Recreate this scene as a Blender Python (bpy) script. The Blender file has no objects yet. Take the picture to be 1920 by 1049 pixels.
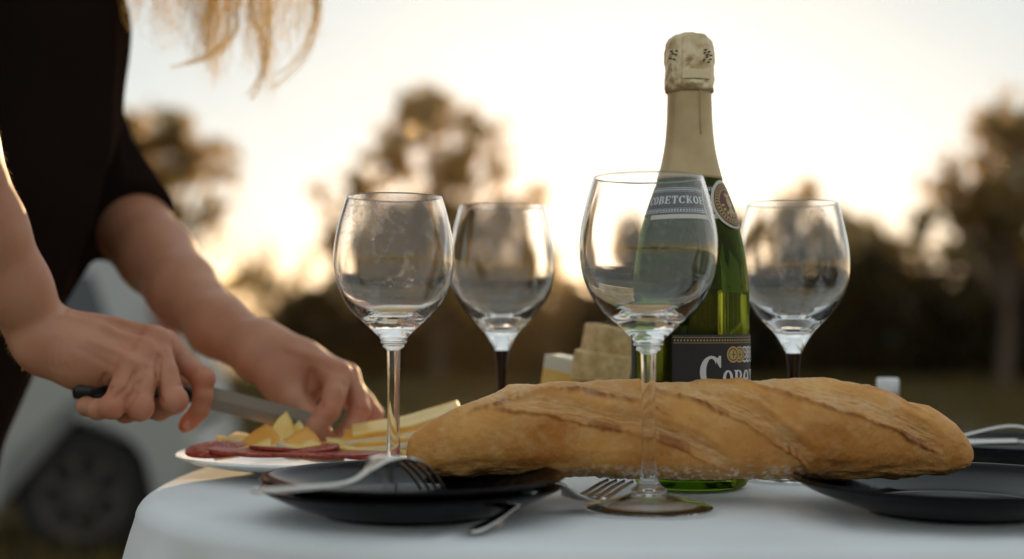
import bpy, math, random
import numpy as np
from mathutils import Vector, Matrix
random.seed(7); RNG = np.random.RandomState(11)
SC = bpy.context.scene
COL = SC.collection

# ------------------------------------------------------------------ camera, sky, sun, exposure
CAM_H = 0.1144                      # eye height above the table top (table top is z = 0)
FPX = 2550.0                        # focal length in pixels of a 1920 wide frame
PITCH = math.atan(83.5 / FPX)
cam_d = bpy.data.cameras.new('camera'); cam = bpy.data.objects.new('camera', cam_d); COL.objects.link(cam)
cam.location = (0, 0, CAM_H); cam.rotation_euler = (math.pi/2 + PITCH, 0, 0)
cam_d.sensor_width = 36; cam_d.lens = 36 * FPX / 1920
cam_d.clip_start = 0.05; cam_d.clip_end = 5000
cam_d.dof.use_dof = True; cam_d.dof.focus_distance = 0.905; cam_d.dof.aperture_fstop = 3.0
SC.camera = cam

SUN_EL = math.radians(3.9); SUN_AZ = math.radians(4.0)      # azimuth clockwise from +Y
world = bpy.data.worlds.new('World'); SC.world = world; world.use_nodes = True
wn = world.node_tree; wn.nodes.clear()
w_out = wn.nodes.new('ShaderNodeOutputWorld'); w_bg = wn.nodes.new('ShaderNodeBackground')
w_sky = wn.nodes.new('ShaderNodeTexSky'); w_sky.sky_type = 'NISHITA'; w_sky.sun_disc = False
w_sky.sun_elevation = SUN_EL; w_sky.sun_rotation = SUN_AZ
w_sky.air_density = 1.0; w_sky.dust_density = 1.0; w_sky.ozone_density = 1.5
w_hsv = wn.nodes.new('ShaderNodeHueSaturation'); w_hsv.inputs['Saturation'].default_value = 0.5
wn.links.new(w_sky.outputs[0], w_hsv.inputs['Color'])
# a thin veil of high cloud, the same all round the sky
w_tc = wn.nodes.new('ShaderNodeTexCoord'); w_map = wn.nodes.new('ShaderNodeMapping')
w_map.inputs['Scale'].default_value = (1.0, 1.0, 3.5)
w_no = wn.nodes.new('ShaderNodeTexNoise'); w_no.inputs['Scale'].default_value = 3.0; w_no.inputs['Detail'].default_value = 5
w_rp = wn.nodes.new('ShaderNodeMapRange'); w_rp.inputs[1].default_value = .3; w_rp.inputs[2].default_value = .7
w_rp.inputs[3].default_value = .62; w_rp.inputs[4].default_value = .84
w_mix = wn.nodes.new('ShaderNodeMix'); w_mix.data_type = 'RGBA'
w_sep = wn.nodes.new('ShaderNodeSeparateXYZ'); w_el = wn.nodes.new('ShaderNodeMapRange'); w_el.interpolation_type = 'SMOOTHSTEP'
w_el.inputs[1].default_value = 0.0; w_el.inputs[2].default_value = .12
wn.links.new(w_tc.outputs['Generated'], w_sep.inputs[0]); wn.links.new(w_sep.outputs[2], w_el.inputs[0])
w_veil = wn.nodes.new('ShaderNodeMix'); w_veil.data_type = 'RGBA'          # cream low down, pale grey above
w_veil.inputs[6].default_value = (8.8, 6.7, 3.7, 1); w_veil.inputs[7].default_value = (5.35, 5.95, 6.05, 1)
wn.links.new(w_el.outputs[0], w_veil.inputs[0]); wn.links.new(w_veil.outputs[2], w_mix.inputs[7])
wn.links.new(w_tc.outputs['Generated'], w_map.inputs[0]); wn.links.new(w_map.outputs[0], w_no.inputs['Vector'])
wn.links.new(w_no.outputs[0], w_rp.inputs[0]); wn.links.new(w_rp.outputs[0], w_mix.inputs[0])
wn.links.new(w_hsv.outputs[0], w_mix.inputs[6]); wn.links.new(w_mix.outputs[2], w_bg.inputs['Color'])
w_bg.inputs['Strength'].default_value = 0.10
wn.links.new(w_bg.outputs[0], w_out.inputs[0])

sun_d = bpy.data.lights.new('sun', 'SUN'); sun_d.energy = 5.0; sun_d.angle = math.radians(0.5); sun_d.color = (1, .68, .34)
sun = bpy.data.objects.new('sun', sun_d); COL.objects.link(sun)
sdir = Vector((math.sin(SUN_AZ)*math.cos(SUN_EL), math.cos(SUN_AZ)*math.cos(SUN_EL), math.sin(SUN_EL)))
sun.rotation_euler = (-sdir).to_track_quat('-Z', 'Y').to_euler(); sun.location = (0, 0, 10)
SC.view_settings.view_transform = 'Standard'; SC.view_settings.look = 'None'
SC.view_settings.exposure = 0.5; SC.view_settings.gamma = 1; SC.view_settings.use_curve_mapping = False
SC.render.engine = 'CYCLES'
SC.cycles.use_denoising = True
try: SC.cycles.denoiser = 'OPENIMAGEDENOISE'
except Exception: pass
SC.cycles.max_bounces = 14; SC.cycles.transmission_bounces = 12; SC.cycles.glossy_bounces = 6
SC.cycles.diffuse_bounces = 3; SC.cycles.transparent_max_bounces = 12
SC.cycles.sample_clamp_indirect = 6.0; SC.cycles.sample_clamp_direct = 0
SC.cycles.caustics_refractive = True; SC.cycles.caustics_reflective = False; SC.cycles.blur_glossy = 0.3

# ------------------------------------------------------------------ helpers
def P(px, py, D):
    """world point seen at photo pixel (px, py), D metres ahead along +Y"""
    c, s = math.cos(PITCH), math.sin(PITCH)
    x = px - 960.0; u = 524.5 - py
    dy = FPX * c - u * s; dz = FPX * s + u * c
    k = D / dy
    return Vector((x * k, D, CAM_H + dz * k))

def tag(o, label=None, cat=None, group=None, kind=None):
    if label: o['label'] = label
    if cat: o['category'] = cat
    if group: o['group'] = group
    if kind: o['kind'] = kind
    return o

def thing(name, label, cat, loc=(0, 0, 0), rz=0.0, group=None):
    o = bpy.data.objects.new(name, None); COL.objects.link(o); o.empty_display_size = .05
    o.location = loc; o.rotation_euler = (0, 0, rz)
    return tag(o, label, cat, group)

def mk(name, V, F, mat, parent=None, smooth=True, attrs=None):
    me = bpy.data.meshes.new(name)
    V = np.asarray(V, dtype=np.float32)
    if isinstance(F, np.ndarray):
        n, k = F.shape
        me.vertices.add(len(V)); me.vertices.foreach_set('co', V.ravel())
        me.loops.add(n * k); me.loops.foreach_set('vertex_index', F.astype(np.int32).ravel())
        me.polygons.add(n)
        me.polygons.foreach_set('loop_start', np.arange(0, n * k, k, dtype=np.int32))
        me.polygons.foreach_set('loop_total', np.full(n, k, dtype=np.int32))
        me.update(calc_edges=True)
    else:
        me.from_pydata([tuple(map(float, v)) for v in V], [], [tuple(f) for f in F])
    if smooth: me.polygons.foreach_set('use_smooth', [True] * len(me.polygons))
    if attrs:
        for k_, a in attrs.items():
            at = me.attributes.new(k_, 'FLOAT', 'POINT'); at.data.foreach_set('value', np.asarray(a, dtype=np.float32).ravel())
    me.validate(); me.update()
    if mat: me.materials.append(mat)
    o = bpy.data.objects.new(name, me); COL.objects.link(o)
    if parent is not None: o.parent = parent
    return o

class MB:
    def __init__(s): s.V = []; s.F = []
    def add(s, V, F):
        b = len(s.V); s.V += [tuple(v) for v in V]; s.F += [tuple(i + b for i in f) for f in F]; return s
    def box(s, c, d, R=None):
        hx, hy, hz = d[0]/2, d[1]/2, d[2]/2
        vs = [Vector((x, y, z)) for x in (-hx, hx) for y in (-hy, hy) for z in (-hz, hz)]
        if R is not None: vs = [R @ v for v in vs]
        c = Vector(c)
        return s.add([v + c for v in vs], [(0,1,3,2),(4,6,7,5),(0,4,5,1),(2,3,7,6),(0,2,6,4),(1,5,7,3)])
    def build(s, name, mat, parent=None, smooth=False): return mk(name, s.V, s.F, mat, parent, smooth)

def bevel(o, w, seg=2):
    m = o.modifiers.new('bevel', 'BEVEL'); m.width = w; m.segments = seg; m.limit_method = 'ANGLE'; m.angle_limit = math.radians(35)
    for p in o.data.polygons: p.use_smooth = True
    return o

def lathe_data(prof, seg=96):
    prof = list(prof); n = len(prof)
    a = np.arange(seg) * 2 * math.pi / seg
    V = []; idx = []
    for r, z in prof:
        if abs(r) < 1e-7: idx.append([len(V)]); V.append((0, 0, z))
        else:
            idx.append(list(range(len(V), len(V) + seg)))
            V += [(r * math.cos(t), r * math.sin(t), z) for t in a]
    F = []
    for i in range(n - 1):
        A, B = idx[i], idx[i + 1]
        if len(A) == 1 and len(B) == 1: continue
        for j in range(seg):
            k = (j + 1) % seg
            if len(A) == 1: F.append((A[0], B[k], B[j]))
            elif len(B) == 1: F.append((A[j], A[k], B[0]))
            else: F.append((A[j], A[k], B[k], B[j]))
    return V, F

def lathe(name, prof, mat, parent=None, seg=96): return mk(name, *lathe_data(prof, seg), mat, parent)

def smooth_curve(pts, n=6):
    """Catmull-Rom through the given tuples"""
    p = [np.array(q, dtype=float) for q in pts]; out = []
    for i in range(len(p) - 1):
        p0 = p[max(i-1, 0)]; p1 = p[i]; p2 = p[i+1]; p3 = p[min(i+2, len(p)-1)]
        for k in range(n):
            t = k / n
            out.append(.5*((2*p1) + (-p0+p2)*t + (2*p0-5*p1+4*p2-p3)*t*t + (-p0+3*p1-3*p2+p3)*t**3))
    out.append(p[-1]); return out

def tube_data(pts, rad, seg=10, flat=None):
    pts = [Vector(p) for p in pts]; V = []; F = []
    up = Vector((0, 0, 1)); N = len(pts)
    for i, p in enumerate(pts):
        t = (pts[min(i+1, N-1)] - pts[max(i-1, 0)]).normalized()
        a = t.cross(up)
        if a.length < 1e-4: a = t.cross(Vector((0, 1, 0)))
        a.normalize(); b = a.cross(t).normalized()
        r = rad[i] if hasattr(rad, '__len__') else rad
        for j in range(seg):
            th = 2 * math.pi * j / seg
            V.append(p + a * (r * math.cos(th)) + b * (r * math.sin(th)))
    for i in range(N - 1):
        for j in range(seg):
            k = (j + 1) % seg
            F.append((i*seg+j, i*seg+k, (i+1)*seg+k, (i+1)*seg+j))
    F.append(tuple(range(seg))[::-1]); F.append(tuple((N-1)*seg + j for j in range(seg)))
    return V, F

# numpy value noise
_perm = np.random.RandomState(5).permutation(256); _val = np.random.RandomState(6).rand(256) * 2 - 1
def vnoise(x, y, z):
    xi, yi, zi = [np.floor(a).astype(int) for a in (x, y, z)]
    fx, fy, fz = x - xi, y - yi, z - zi
    fx, fy, fz = [f*f*(3-2*f) for f in (fx, fy, fz)]
    def h(a, b, c): return _val[_perm[(_perm[(_perm[a & 255] + b) & 255] + c) & 255]]
    r = 0
    for dx in (0, 1):
        for dy in (0, 1):
            for dz in (0, 1):
                w = (fx if dx else 1-fx) * (fy if dy else 1-fy) * (fz if dz else 1-fz)
                r = r + w * h(xi+dx, yi+dy, zi+dz)
    return r
def fbm(x, y, z, o=4):
    s = 0; a = 1.0; t = 0
    for k in range(o):
        s = s + a * vnoise(x*2**k + 17*k, y*2**k, z*2**k); t += a; a *= .5
    return s / t
def sst(e0, e1, x):
    t = np.clip((x - e0) / (e1 - e0), 0, 1); return t*t*(3-2*t)

# ------------------------------------------------------------------ materials
def mat(name, col=(.5, .5, .5), rough=.5, metal=0, trans=0, ior=1.45, coat=0, spec=None, sheen=0, sss=0, sss_r=(1, .35, .2), sss_s=.004):
    m = bpy.data.materials.new(name); m.use_nodes = True
    b = m.node_tree.nodes['Principled BSDF']
    b.inputs['Base Color'].default_value = (*col, 1); b.inputs['Roughness'].default_value = rough
    b.inputs['Metallic'].default_value = metal; b.inputs['Transmission Weight'].default_value = trans
    b.inputs['IOR'].default_value = ior; b.inputs['Coat Weight'].default_value = coat
    if spec is not None: b.inputs['Specular IOR Level'].default_value = spec
    b.inputs['Sheen Weight'].default_value = sheen
    if sss:
        b.inputs['Subsurface Weight'].default_value = sss; b.inputs['Subsurface Radius'].default_value = sss_r
        b.inputs['Subsurface Scale'].default_value = sss_s
    return m
def N(m, t, **kw):
    n = m.node_tree.nodes.new(t)
    for k, v in kw.items():
        if k.startswith('i_'): n.inputs[k[2:].replace('_', ' ')].default_value = v
        else: setattr(n, k, v)
    return n
def L(m, a, b): m.node_tree.links.new(a, b)
def bsdf(m): return m.node_tree.nodes['Principled BSDF']
def noise_col(m, scale, c1, c2, detail=6, lo=.35, hi=.65, obj=True):
    """two tone noise colour; returns the colour socket"""
    tc = N(m, 'ShaderNodeTexCoord'); no = N(m, 'ShaderNodeTexNoise'); no.inputs['Scale'].default_value = scale; no.inputs['Detail'].default_value = detail
    L(m, tc.outputs['Object' if obj else 'Generated'], no.inputs['Vector'])
    r = N(m, 'ShaderNodeValToRGB'); r.color_ramp.elements[0].position = lo; r.color_ramp.elements[1].position = hi
    r.color_ramp.elements[0].color = (*c1, 1); r.color_ramp.elements[1].color = (*c2, 1)
    L(m, no.outputs[0], r.inputs[0]); L(m, r.outputs[0], bsdf(m).inputs['Base Color'])
    return r.outputs[0]
def bump_noise(m, scale, strength=.3, dist=.001, detail=5, prev=None):
    tc = N(m, 'ShaderNodeTexCoord'); no = N(m, 'ShaderNodeTexNoise'); no.inputs['Scale'].default_value = scale; no.inputs['Detail'].default_value = detail
    L(m, tc.outputs['Object'], no.inputs['Vector'])
    b = N(m, 'ShaderNodeBump'); b.inputs['Strength'].default_value = strength; b.inputs['Distance'].default_value = dist
    L(m, no.outputs[0], b.inputs['Height'])
    if prev is not None: L(m, prev, b.inputs['Normal'])
    L(m, b.outputs[0], bsdf(m).inputs['Normal']); return b.outputs[0]

M = {}
# table linen
m = M['linen'] = mat('white_linen', (.74, .76, .80), .9, sheen=.25)
noise_col(m, 9, (.68, .695, .715), (.75, .765, .785), 3)
tc = N(m, 'ShaderNodeTexCoord')
wv1 = N(m, 'ShaderNodeTexWave', bands_direction='X'); wv1.inputs['Scale'].default_value = 420; wv1.inputs['Distortion'].default_value = .6
wv2 = N(m, 'ShaderNodeTexWave', bands_direction='Y'); wv2.inputs['Scale'].default_value = 420; wv2.inputs['Distortion'].default_value = .6
L(m, tc.outputs['Object'], wv1.inputs[0]); L(m, tc.outputs['Object'], wv2.inputs[0])
mx = N(m, 'ShaderNodeMath', operation='ADD'); L(m, wv1.outputs[1], mx.inputs[0]); L(m, wv2.outputs[1], mx.inputs[1])
bp = N(m, 'ShaderNodeBump'); bp.inputs['Strength'].default_value = .2; bp.inputs['Distance'].default_value = .0002
L(m, mx.outputs[0], bp.inputs['Height']); bump_noise(m, 60, .35, .0012, 4, bp.outputs[0])
# glass, with the dried drops and smears of used glasses
def glass_mat(name, col=(1, 1, 1), dirt=1.0, rough=0.0):
    m = bpy.data.materials.new(name); m.use_nodes = True; nt = m.node_tree; nt.nodes.clear()
    out = N(m, 'ShaderNodeOutputMaterial'); g = N(m, 'ShaderNodeBsdfGlass'); g.inputs['Color'].default_value = (*col, 1)
    g.inputs['Roughness'].default_value = rough; g.inputs['IOR'].default_value = 1.5
    if dirt <= 0: L(m, g.outputs[0], out.inputs[0]); return m
    tc = N(m, 'ShaderNodeTexCoord')
    n1 = N(m, 'ShaderNodeTexNoise'); n1.inputs['Scale'].default_value = 45; n1.inputs['Detail'].default_value = 7
    n1.inputs['Distortion'].default_value = .8
    r1 = N(m, 'ShaderNodeMapRange'); r1.inputs[1].default_value = .45; r1.inputs[2].default_value = .75; r1.inputs[3].default_value = 0; r1.inputs[4].default_value = .03 * dirt
    vr = N(m, 'ShaderNodeTexVoronoi'); vr.inputs['Scale'].default_value = 120; L(m, tc.outputs['Object'], vr.inputs['Vector'])
    c_ = N(m, 'ShaderNodeMath', operation='COMPARE'); c_.inputs[1].default_value = .15; c_.inputs[2].default_value = .022; L(m, vr.outputs[0], c_.inputs[0])
    w_ = N(m, 'ShaderNodeTexWave'); w_.inputs['Scale'].default_value = 14; w_.inputs['Distortion'].default_value = 26; w_.inputs['Detail'].default_value = 5; w_.inputs['Detail Scale'].default_value = 2.2
    L(m, tc.outputs['Object'], w_.inputs['Vector']); wr_ = N(m, 'ShaderNodeMapRange'); wr_.inputs[1].default_value = .93; wr_.inputs[2].default_value = 1.0; wr_.inputs[3].default_value = 0; wr_.inputs[4].default_value = .24*dirt
    L(m, w_.outputs[1], wr_.inputs[0])
    cm_ = N(m, 'ShaderNodeMath', operation='MULTIPLY_ADD'); cm_.inputs[1].default_value = .40*dirt; L(m, c_.outputs[0], cm_.inputs[0]); L(m, wr_.outputs[0], cm_.inputs[2])
    v = N(m, 'ShaderNodeTexVoronoi'); v.inputs['Scale'].default_value = 300
    r2 = N(m, 'ShaderNodeMapRange'); r2.inputs[1].default_value = .10; r2.inputs[2].default_value = .20; r2.inputs[3].default_value = .42 * dirt; r2.inputs[4].default_value = 0
    n3 = N(m, 'ShaderNodeTexNoise'); n3.inputs['Scale'].default_value = 30
    r3 = N(m, 'ShaderNodeMapRange'); r3.inputs[1].default_value = .44; r3.inputs[2].default_value = .62
    mu = N(m, 'ShaderNodeMath', operation='MULTIPLY'); ad = N(m, 'ShaderNodeMath', operation='ADD')
    for n_ in (n1, v, n3): L(m, tc.outputs['Object'], n_.inputs['Vector'])
    L(m, n1.outputs[0], r1.inputs[0]); L(m, v.outputs[0], r2.inputs[0]); L(m, n3.outputs[0], r3.inputs[0])
    a2_ = N(m, 'ShaderNodeMath', operation='ADD'); L(m, r2.outputs[0], a2_.inputs[0]); L(m, cm_.outputs[0], a2_.inputs[1]); L(m, a2_.outputs[0], mu.inputs[0]); L(m, r3.outputs[0], mu.inputs[1]); L(m, mu.outputs[0], ad.inputs[0]); L(m, r1.outputs[0], ad.inputs[1])
    tr = N(m, 'ShaderNodeBsdfTranslucent'); tr.inputs[0].default_value = (.85, .83, .8, 1)
    df = N(m, 'ShaderNodeBsdfDiffuse'); df.inputs[0].default_value = (.8, .8, .8, 1)
    m1 = N(m, 'ShaderNodeMixShader'); m1.inputs[0].default_value = .4; L(m, tr.outputs[0], m1.inputs[1]); L(m, df.outputs[0], m1.inputs[2])
    m2 = N(m, 'ShaderNodeMixShader'); L(m, ad.outputs[0], m2.inputs[0]); L(m, g.outputs[0], m2.inputs[1]); L(m, m1.outputs[0], m2.inputs[2])
    L(m, m2.outputs[0], out.inputs[0]); return m
M['glass_dirty'] = glass_mat('spotted_clear_glass', dirt=.95)
M['glass_mid'] = glass_mat('smeared_clear_glass', dirt=.45)
M['glass_clean'] = glass_mat('clear_glass', dirt=.22)
M['glass_stem'] = glass_mat('clear_stem_glass', dirt=0)
M['glass_dark'] = mat('black_stem_glass', (.010, .005, .006), .06, trans=.0, coat=.6)
M['glass_green'] = glass_mat('green_bottle_glass', (.38, .47, .17), dirt=.06)
# foil
m = M['foil'] = mat('gold_foil', (.40, .31, .18), .46, metal=.6)
noise_col(m, 35, (.48, .35, .18), (.60, .46, .27), 4)
tc = N(m, 'ShaderNodeTexCoord'); mp = N(m, 'ShaderNodeMapping'); mp.inputs['Rotation'].default_value = (0, math.radians(35), 0)
wv = N(m, 'ShaderNodeTexWave', bands_direction='Z'); wv.inputs['Scale'].default_value = 230
L(m, tc.outputs['Object'], mp.inputs[0]); L(m, mp.outputs[0], wv.inputs[0])
bp = N(m, 'ShaderNodeBump'); bp.inputs['Strength'].default_value = .45; bp.inputs['Distance'].default_value = .0004
L(m, wv.outputs[1], bp.inputs['Height']); bump_noise(m, 70, .5, .001, 4, bp.outputs[0])
m = M['foil_cap'] = mat('crumpled_gold_foil', (.42, .33, .2), .42, metal=.75)
noise_col(m, 60, (.42, .30, .15), (.68, .54, .34), 4, .34, .58); bump_noise(m, 130, .8, .0016, 5)
M['foil_band'] = mat('pale_gold_foil', (.66, .54, .34), .4, metal=.6)
m = M['label_black'] = mat('black_label_paper', (.020, .017, .022), .6)
bump_noise(m, 900, .15, .0002, 2)
M['label_white'] = mat('cream_label_paper', (.58, .55, .46), .55)
M['label_red'] = mat('dark_red_print', (.13, .03, .025), .5)
M['print_white'] = mat('silver_white_print', (.62, .64, .66), .4, metal=.1)
M['print_gold'] = mat('gold_print', (.44, .33, .14), .35, metal=.5)
# tableware
m = M['black_plate'] = mat('black_glazed_ceramic', (.0035, .003, .0035), .12, spec=.1); bump_noise(m, 25, .05, .0006, 3)
m = M['white_plate'] = mat('white_glazed_ceramic', (.80, .80, .78), .12, coat=.3)
m = M['steel'] = mat('brushed_steel', (.62, .60, .57), .24, metal=1); bump_noise(m, 300, .08, .0002, 3)
M['blade'] = mat('satin_blade_steel', (.27, .25, .23), .36, metal=1)
M['handle'] = mat('black_knife_handle', (.012, .012, .012), .35)
# food
m = M['salami'] = mat('salami', (.3, .04, .02), .4, sss=.15, sss_s=.003); noise_col(m, 420, (.26, .018, .008), (.62, .24, .15), 2, .52, .66); bump_noise(m, 300, .5, .0006)
m = M['salami_rind'] = mat('salami_edge', (.16, .02, .012), .5); noise_col(m, 200, (.17, .015, .006), (.36, .04, .02), 3)
m = M['cheese'] = mat('pale_cheese', (.72, .50, .20), .42, sss=.35, sss_r=(1, .7, .3), sss_s=.004); noise_col(m, 50, (.78, .50, .12), (.82, .60, .22), 3); bump_noise(m, 150, .3, .0006)
m = M['cheese_edge'] = mat('cheese_rind', (.70, .66, .54), .5, sss=.2, sss_r=(1, .7, .3), sss_s=.003); bump_noise(m, 150, .3, .0005)
m = M['cheese_orange'] = mat('deep_yellow_cheese', (.72, .33, .04), .45, sss=.3, sss_r=(1, .6, .2), sss_s=.004)
m = M['cheese_tan'] = mat('tan_cheese_rind', (.38, .30, .18), .7); noise_col(m, 110, (.50, .34, .15), (.76, .56, .28), 5); bump_noise(m, 220, .7, .0015)
# skin and clothes
m = M['skin'] = mat('skin', (.43, .19, .11), .5, sss=.25, sss_r=(1, .3, .15), sss_s=.006, spec=.4)
noise_col(m, 24, (.44, .19, .11), (.51, .25, .155), 6, .35, .65)
_sk = m.node_tree.nodes['Color Ramp'].outputs[0]
SKIN_RAMP = _sk
vo = N(m, 'ShaderNodeTexVoronoi'); vo.inputs['Scale'].default_value = 900; tc = N(m, 'ShaderNodeTexCoord'); L(m, tc.outputs['Object'], vo.inputs['Vector'])
bp = N(m, 'ShaderNodeBump'); bp.inputs['Strength'].default_value = .22; bp.inputs['Distance'].default_value = .0003; L(m, vo.outputs[0], bp.inputs['Height'])
bump_noise(m, 90, .25, .001, 6, bp.outputs[0])
M['nail'] = mat('fingernail', (.50, .24, .18), .25, coat=.4)
m = M['black_cloth'] = mat('black_fabric', (.013, .009, .008), .9, spec=0, ior=1.0); bump_noise(m, 500, .4, .0006, 3)
M['backlit_rim'] = mat('backlit_rim_brown', (.07, .03, .012), .9)  # brown tint stands in for low sun catching the shirt edge
m = M['denim'] = mat('black_trousers', (.014, .014, .016), .9, spec=0, ior=1.0)
M['shoe'] = mat('black_leather', (.02, .02, .02), .4)
m = M['hair'] = bpy.data.materials.new('blonde_hair'); m.use_nodes = True; m.node_tree.nodes.clear()
o_ = N(m, 'ShaderNodeOutputMaterial'); d_ = N(m, 'ShaderNodeBsdfDiffuse'); d_.inputs[0].default_value = (.74, .54, .22, 1)
t_ = N(m, 'ShaderNodeBsdfTranslucent'); t_.inputs[0].default_value = (.98, .82, .42, 1)
g_ = N(m, 'ShaderNodeBsdfGlossy'); g_.inputs[0].default_value = (.7, .5, .3, 1); g_.inputs[1].default_value = .35
a_ = N(m, 'ShaderNodeMixShader'); a_.inputs[0].default_value = .8; L(m, d_.outputs[0], a_.inputs[1]); L(m, t_.outputs[0], a_.inputs[2])
b_ = N(m, 'ShaderNodeMixShader'); b_.inputs[0].default_value = .15; L(m, a_.outputs[0], b_.inputs[1]); L(m, g_.outputs[0], b_.inputs[2]); L(m, b_.outputs[0], o_.inputs[0])
# outdoors
def leaf_mat(name, c, t, gloss=.95):
    m = bpy.data.materials.new(name); m.use_nodes = True; m.node_tree.nodes.clear()
    o = N(m, 'ShaderNodeOutputMaterial'); d = N(m, 'ShaderNodeBsdfDiffuse'); d.inputs[0].default_value = (*c, 1)
    tr = N(m, 'ShaderNodeBsdfTranslucent'); tr.inputs[0].default_value = (*t, 1)
    x = N(m, 'ShaderNodeMixShader'); x.inputs[0].default_value = .52
    L(m, d.outputs[0], x.inputs[1]); L(m, tr.outputs[0], x.inputs[2])
    gl = N(m, 'ShaderNodeBsdfGlossy'); gl.inputs[0].default_value = (gloss, gloss*.92, gloss*.7, 1); gl.inputs[1].default_value = .20
    fr = N(m, 'ShaderNodeFresnel'); fr.inputs[0].default_value = 1.45; y = N(m, 'ShaderNodeMixShader')
    L(m, fr.outputs[0], y.inputs[0]); L(m, x.outputs[0], y.inputs[1]); L(m, gl.outputs[0], y.inputs[2]); L(m, y.outputs[0], o.inputs[0]); return m
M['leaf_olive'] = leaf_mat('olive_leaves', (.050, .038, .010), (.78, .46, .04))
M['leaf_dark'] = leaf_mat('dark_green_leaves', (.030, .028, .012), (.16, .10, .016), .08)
M['leaf_gold'] = leaf_mat('backlit_gold_leaves', (.10, .075, .022), (.88, .56, .07))  # golden backlight and flare put into the leaf tints, olive ones too
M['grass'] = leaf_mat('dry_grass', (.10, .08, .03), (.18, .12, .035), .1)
m = M['bark'] = mat('bark', (.09, .06, .04), .9); bump_noise(m, 8, .8, .03)
m = M['soil'] = mat('meadow_ground', (.1, .08, .04), 1); noise_col(m, .5, (.075, .055, .022), (.15, .115, .05), 8)
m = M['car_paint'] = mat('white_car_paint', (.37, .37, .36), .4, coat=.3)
M['car_glass'] = mat('tinted_car_glass', (.03, .035, .04), .05, coat=.5)
M['tyre'] = mat('tyre_rubber', (.015, .015, .015), .8)
M['rim'] = mat('dull_steel_rim', (.07, .06, .055), .6, metal=.3)
M['trim'] = mat('black_car_trim', (.02, .02, .02), .6)
M['tail'] = mat('red_tail_lamp_plastic', (.26, .05, .04), .3, coat=.3)
M['white_plastic'] = mat('white_plastic', (.72, .73, .74), .4)
M['red_plastic'] = mat('dull_red_band', (.40, .12, .08), .5)
m = M['wood'] = mat('table_wood', (.25, .15, .08), .6)

def attr(m, n): a = N(m, 'ShaderNodeAttribute'); a.attribute_name = n; return a.outputs['Fac']
def mixc(m, fac, a, b):
    x = N(m, 'ShaderNodeMix'); x.data_type = 'RGBA'
    if isinstance(fac, float): x.inputs[0].default_value = fac
    else: L(m, fac, x.inputs[0])
    for s_, v_ in ((6, a), (7, b)):
        if isinstance(v_, tuple): x.inputs[s_].default_value = (*v_, 1)
        else: L(m, v_, x.inputs[s_])
    return x.outputs[2]
m = M['skin']; fl_ = N(m, 'ShaderNodeMath', operation='MULTIPLY'); fl_.inputs[1].default_value = .55; L(m, attr(m, 'flush'), fl_.inputs[0])
L(m, mixc(m, fl_.outputs[0], SKIN_RAMP, (.50, .13, .075)), bsdf(m).inputs['Base Color'])
# ------------------------------------------------------------------ ground
def gz(x, y):
    """height of the meadow: level round the table, falling gently away from it"""
    d = np.sqrt(x*x + (y-1)**2)
    return -0.76 - .31 * sst(2.0, 7.0, d) + .04 * vnoise(x*.35, y*.35, x*0)
rr = np.concatenate([np.linspace(0, 10, 50), np.linspace(10.6, 60, 90), np.geomspace(64, 420, 20)])
aa = np.arange(160) * 2 * math.pi / 160
R_, A_ = np.meshgrid(rr, aa, indexing='ij'); gx = R_*np.cos(A_); gy = R_*np.sin(A_) + 1
gzv = gz(gx, gy)
V = np.stack([gx, gy, gzv], -1).reshape(-1, 3); nr, na = R_.shape
I = np.arange(nr*na).reshape(nr, na)
F = np.stack([I[:-1], I[1:], np.roll(I, -1, 1)[1:], np.roll(I, -1, 1)[:-1]], -1).reshape(-1, 4)
tag(mk('ground', V, F, M['soil']), kind='structure')
# dry grass: blades in the wedge the picture sees and around it
nb = 60000
u = RNG.rand(nb); D = 3.0 + 26 * u**.8; ang = (RNG.rand(nb)-.5) * 1.15; bx = D*np.tan(ang); by = D
bz = gz(bx, by); h = (.05 + .16*RNG.rand(nb)) * (1 + .6*vnoise(bx*.6, by*.6, bx*0)); w = .006 + .010*RNG.rand(nb)*(D/8)
th = RNG.rand(nb)*math.pi; lx = (RNG.rand(nb)-.5)*.14; ly = (RNG.rand(nb)-.5)*.14
p0 = np.stack([bx-w*np.cos(th), by-w*np.sin(th), bz-.01], -1); p1 = np.stack([bx+w*np.cos(th), by+w*np.sin(th), bz-.01], -1)
p2 = np.stack([bx+lx, by+ly, bz+h], -1)
V = np.stack([p0, p1, p2], 1).reshape(-1, 3)
tag(mk('meadow_grass', V, np.arange(nb*3).reshape(-1, 3), M['grass'], smooth=False), 'dry olive brown meadow grass all round the table', 'grass', kind='stuff')

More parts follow.
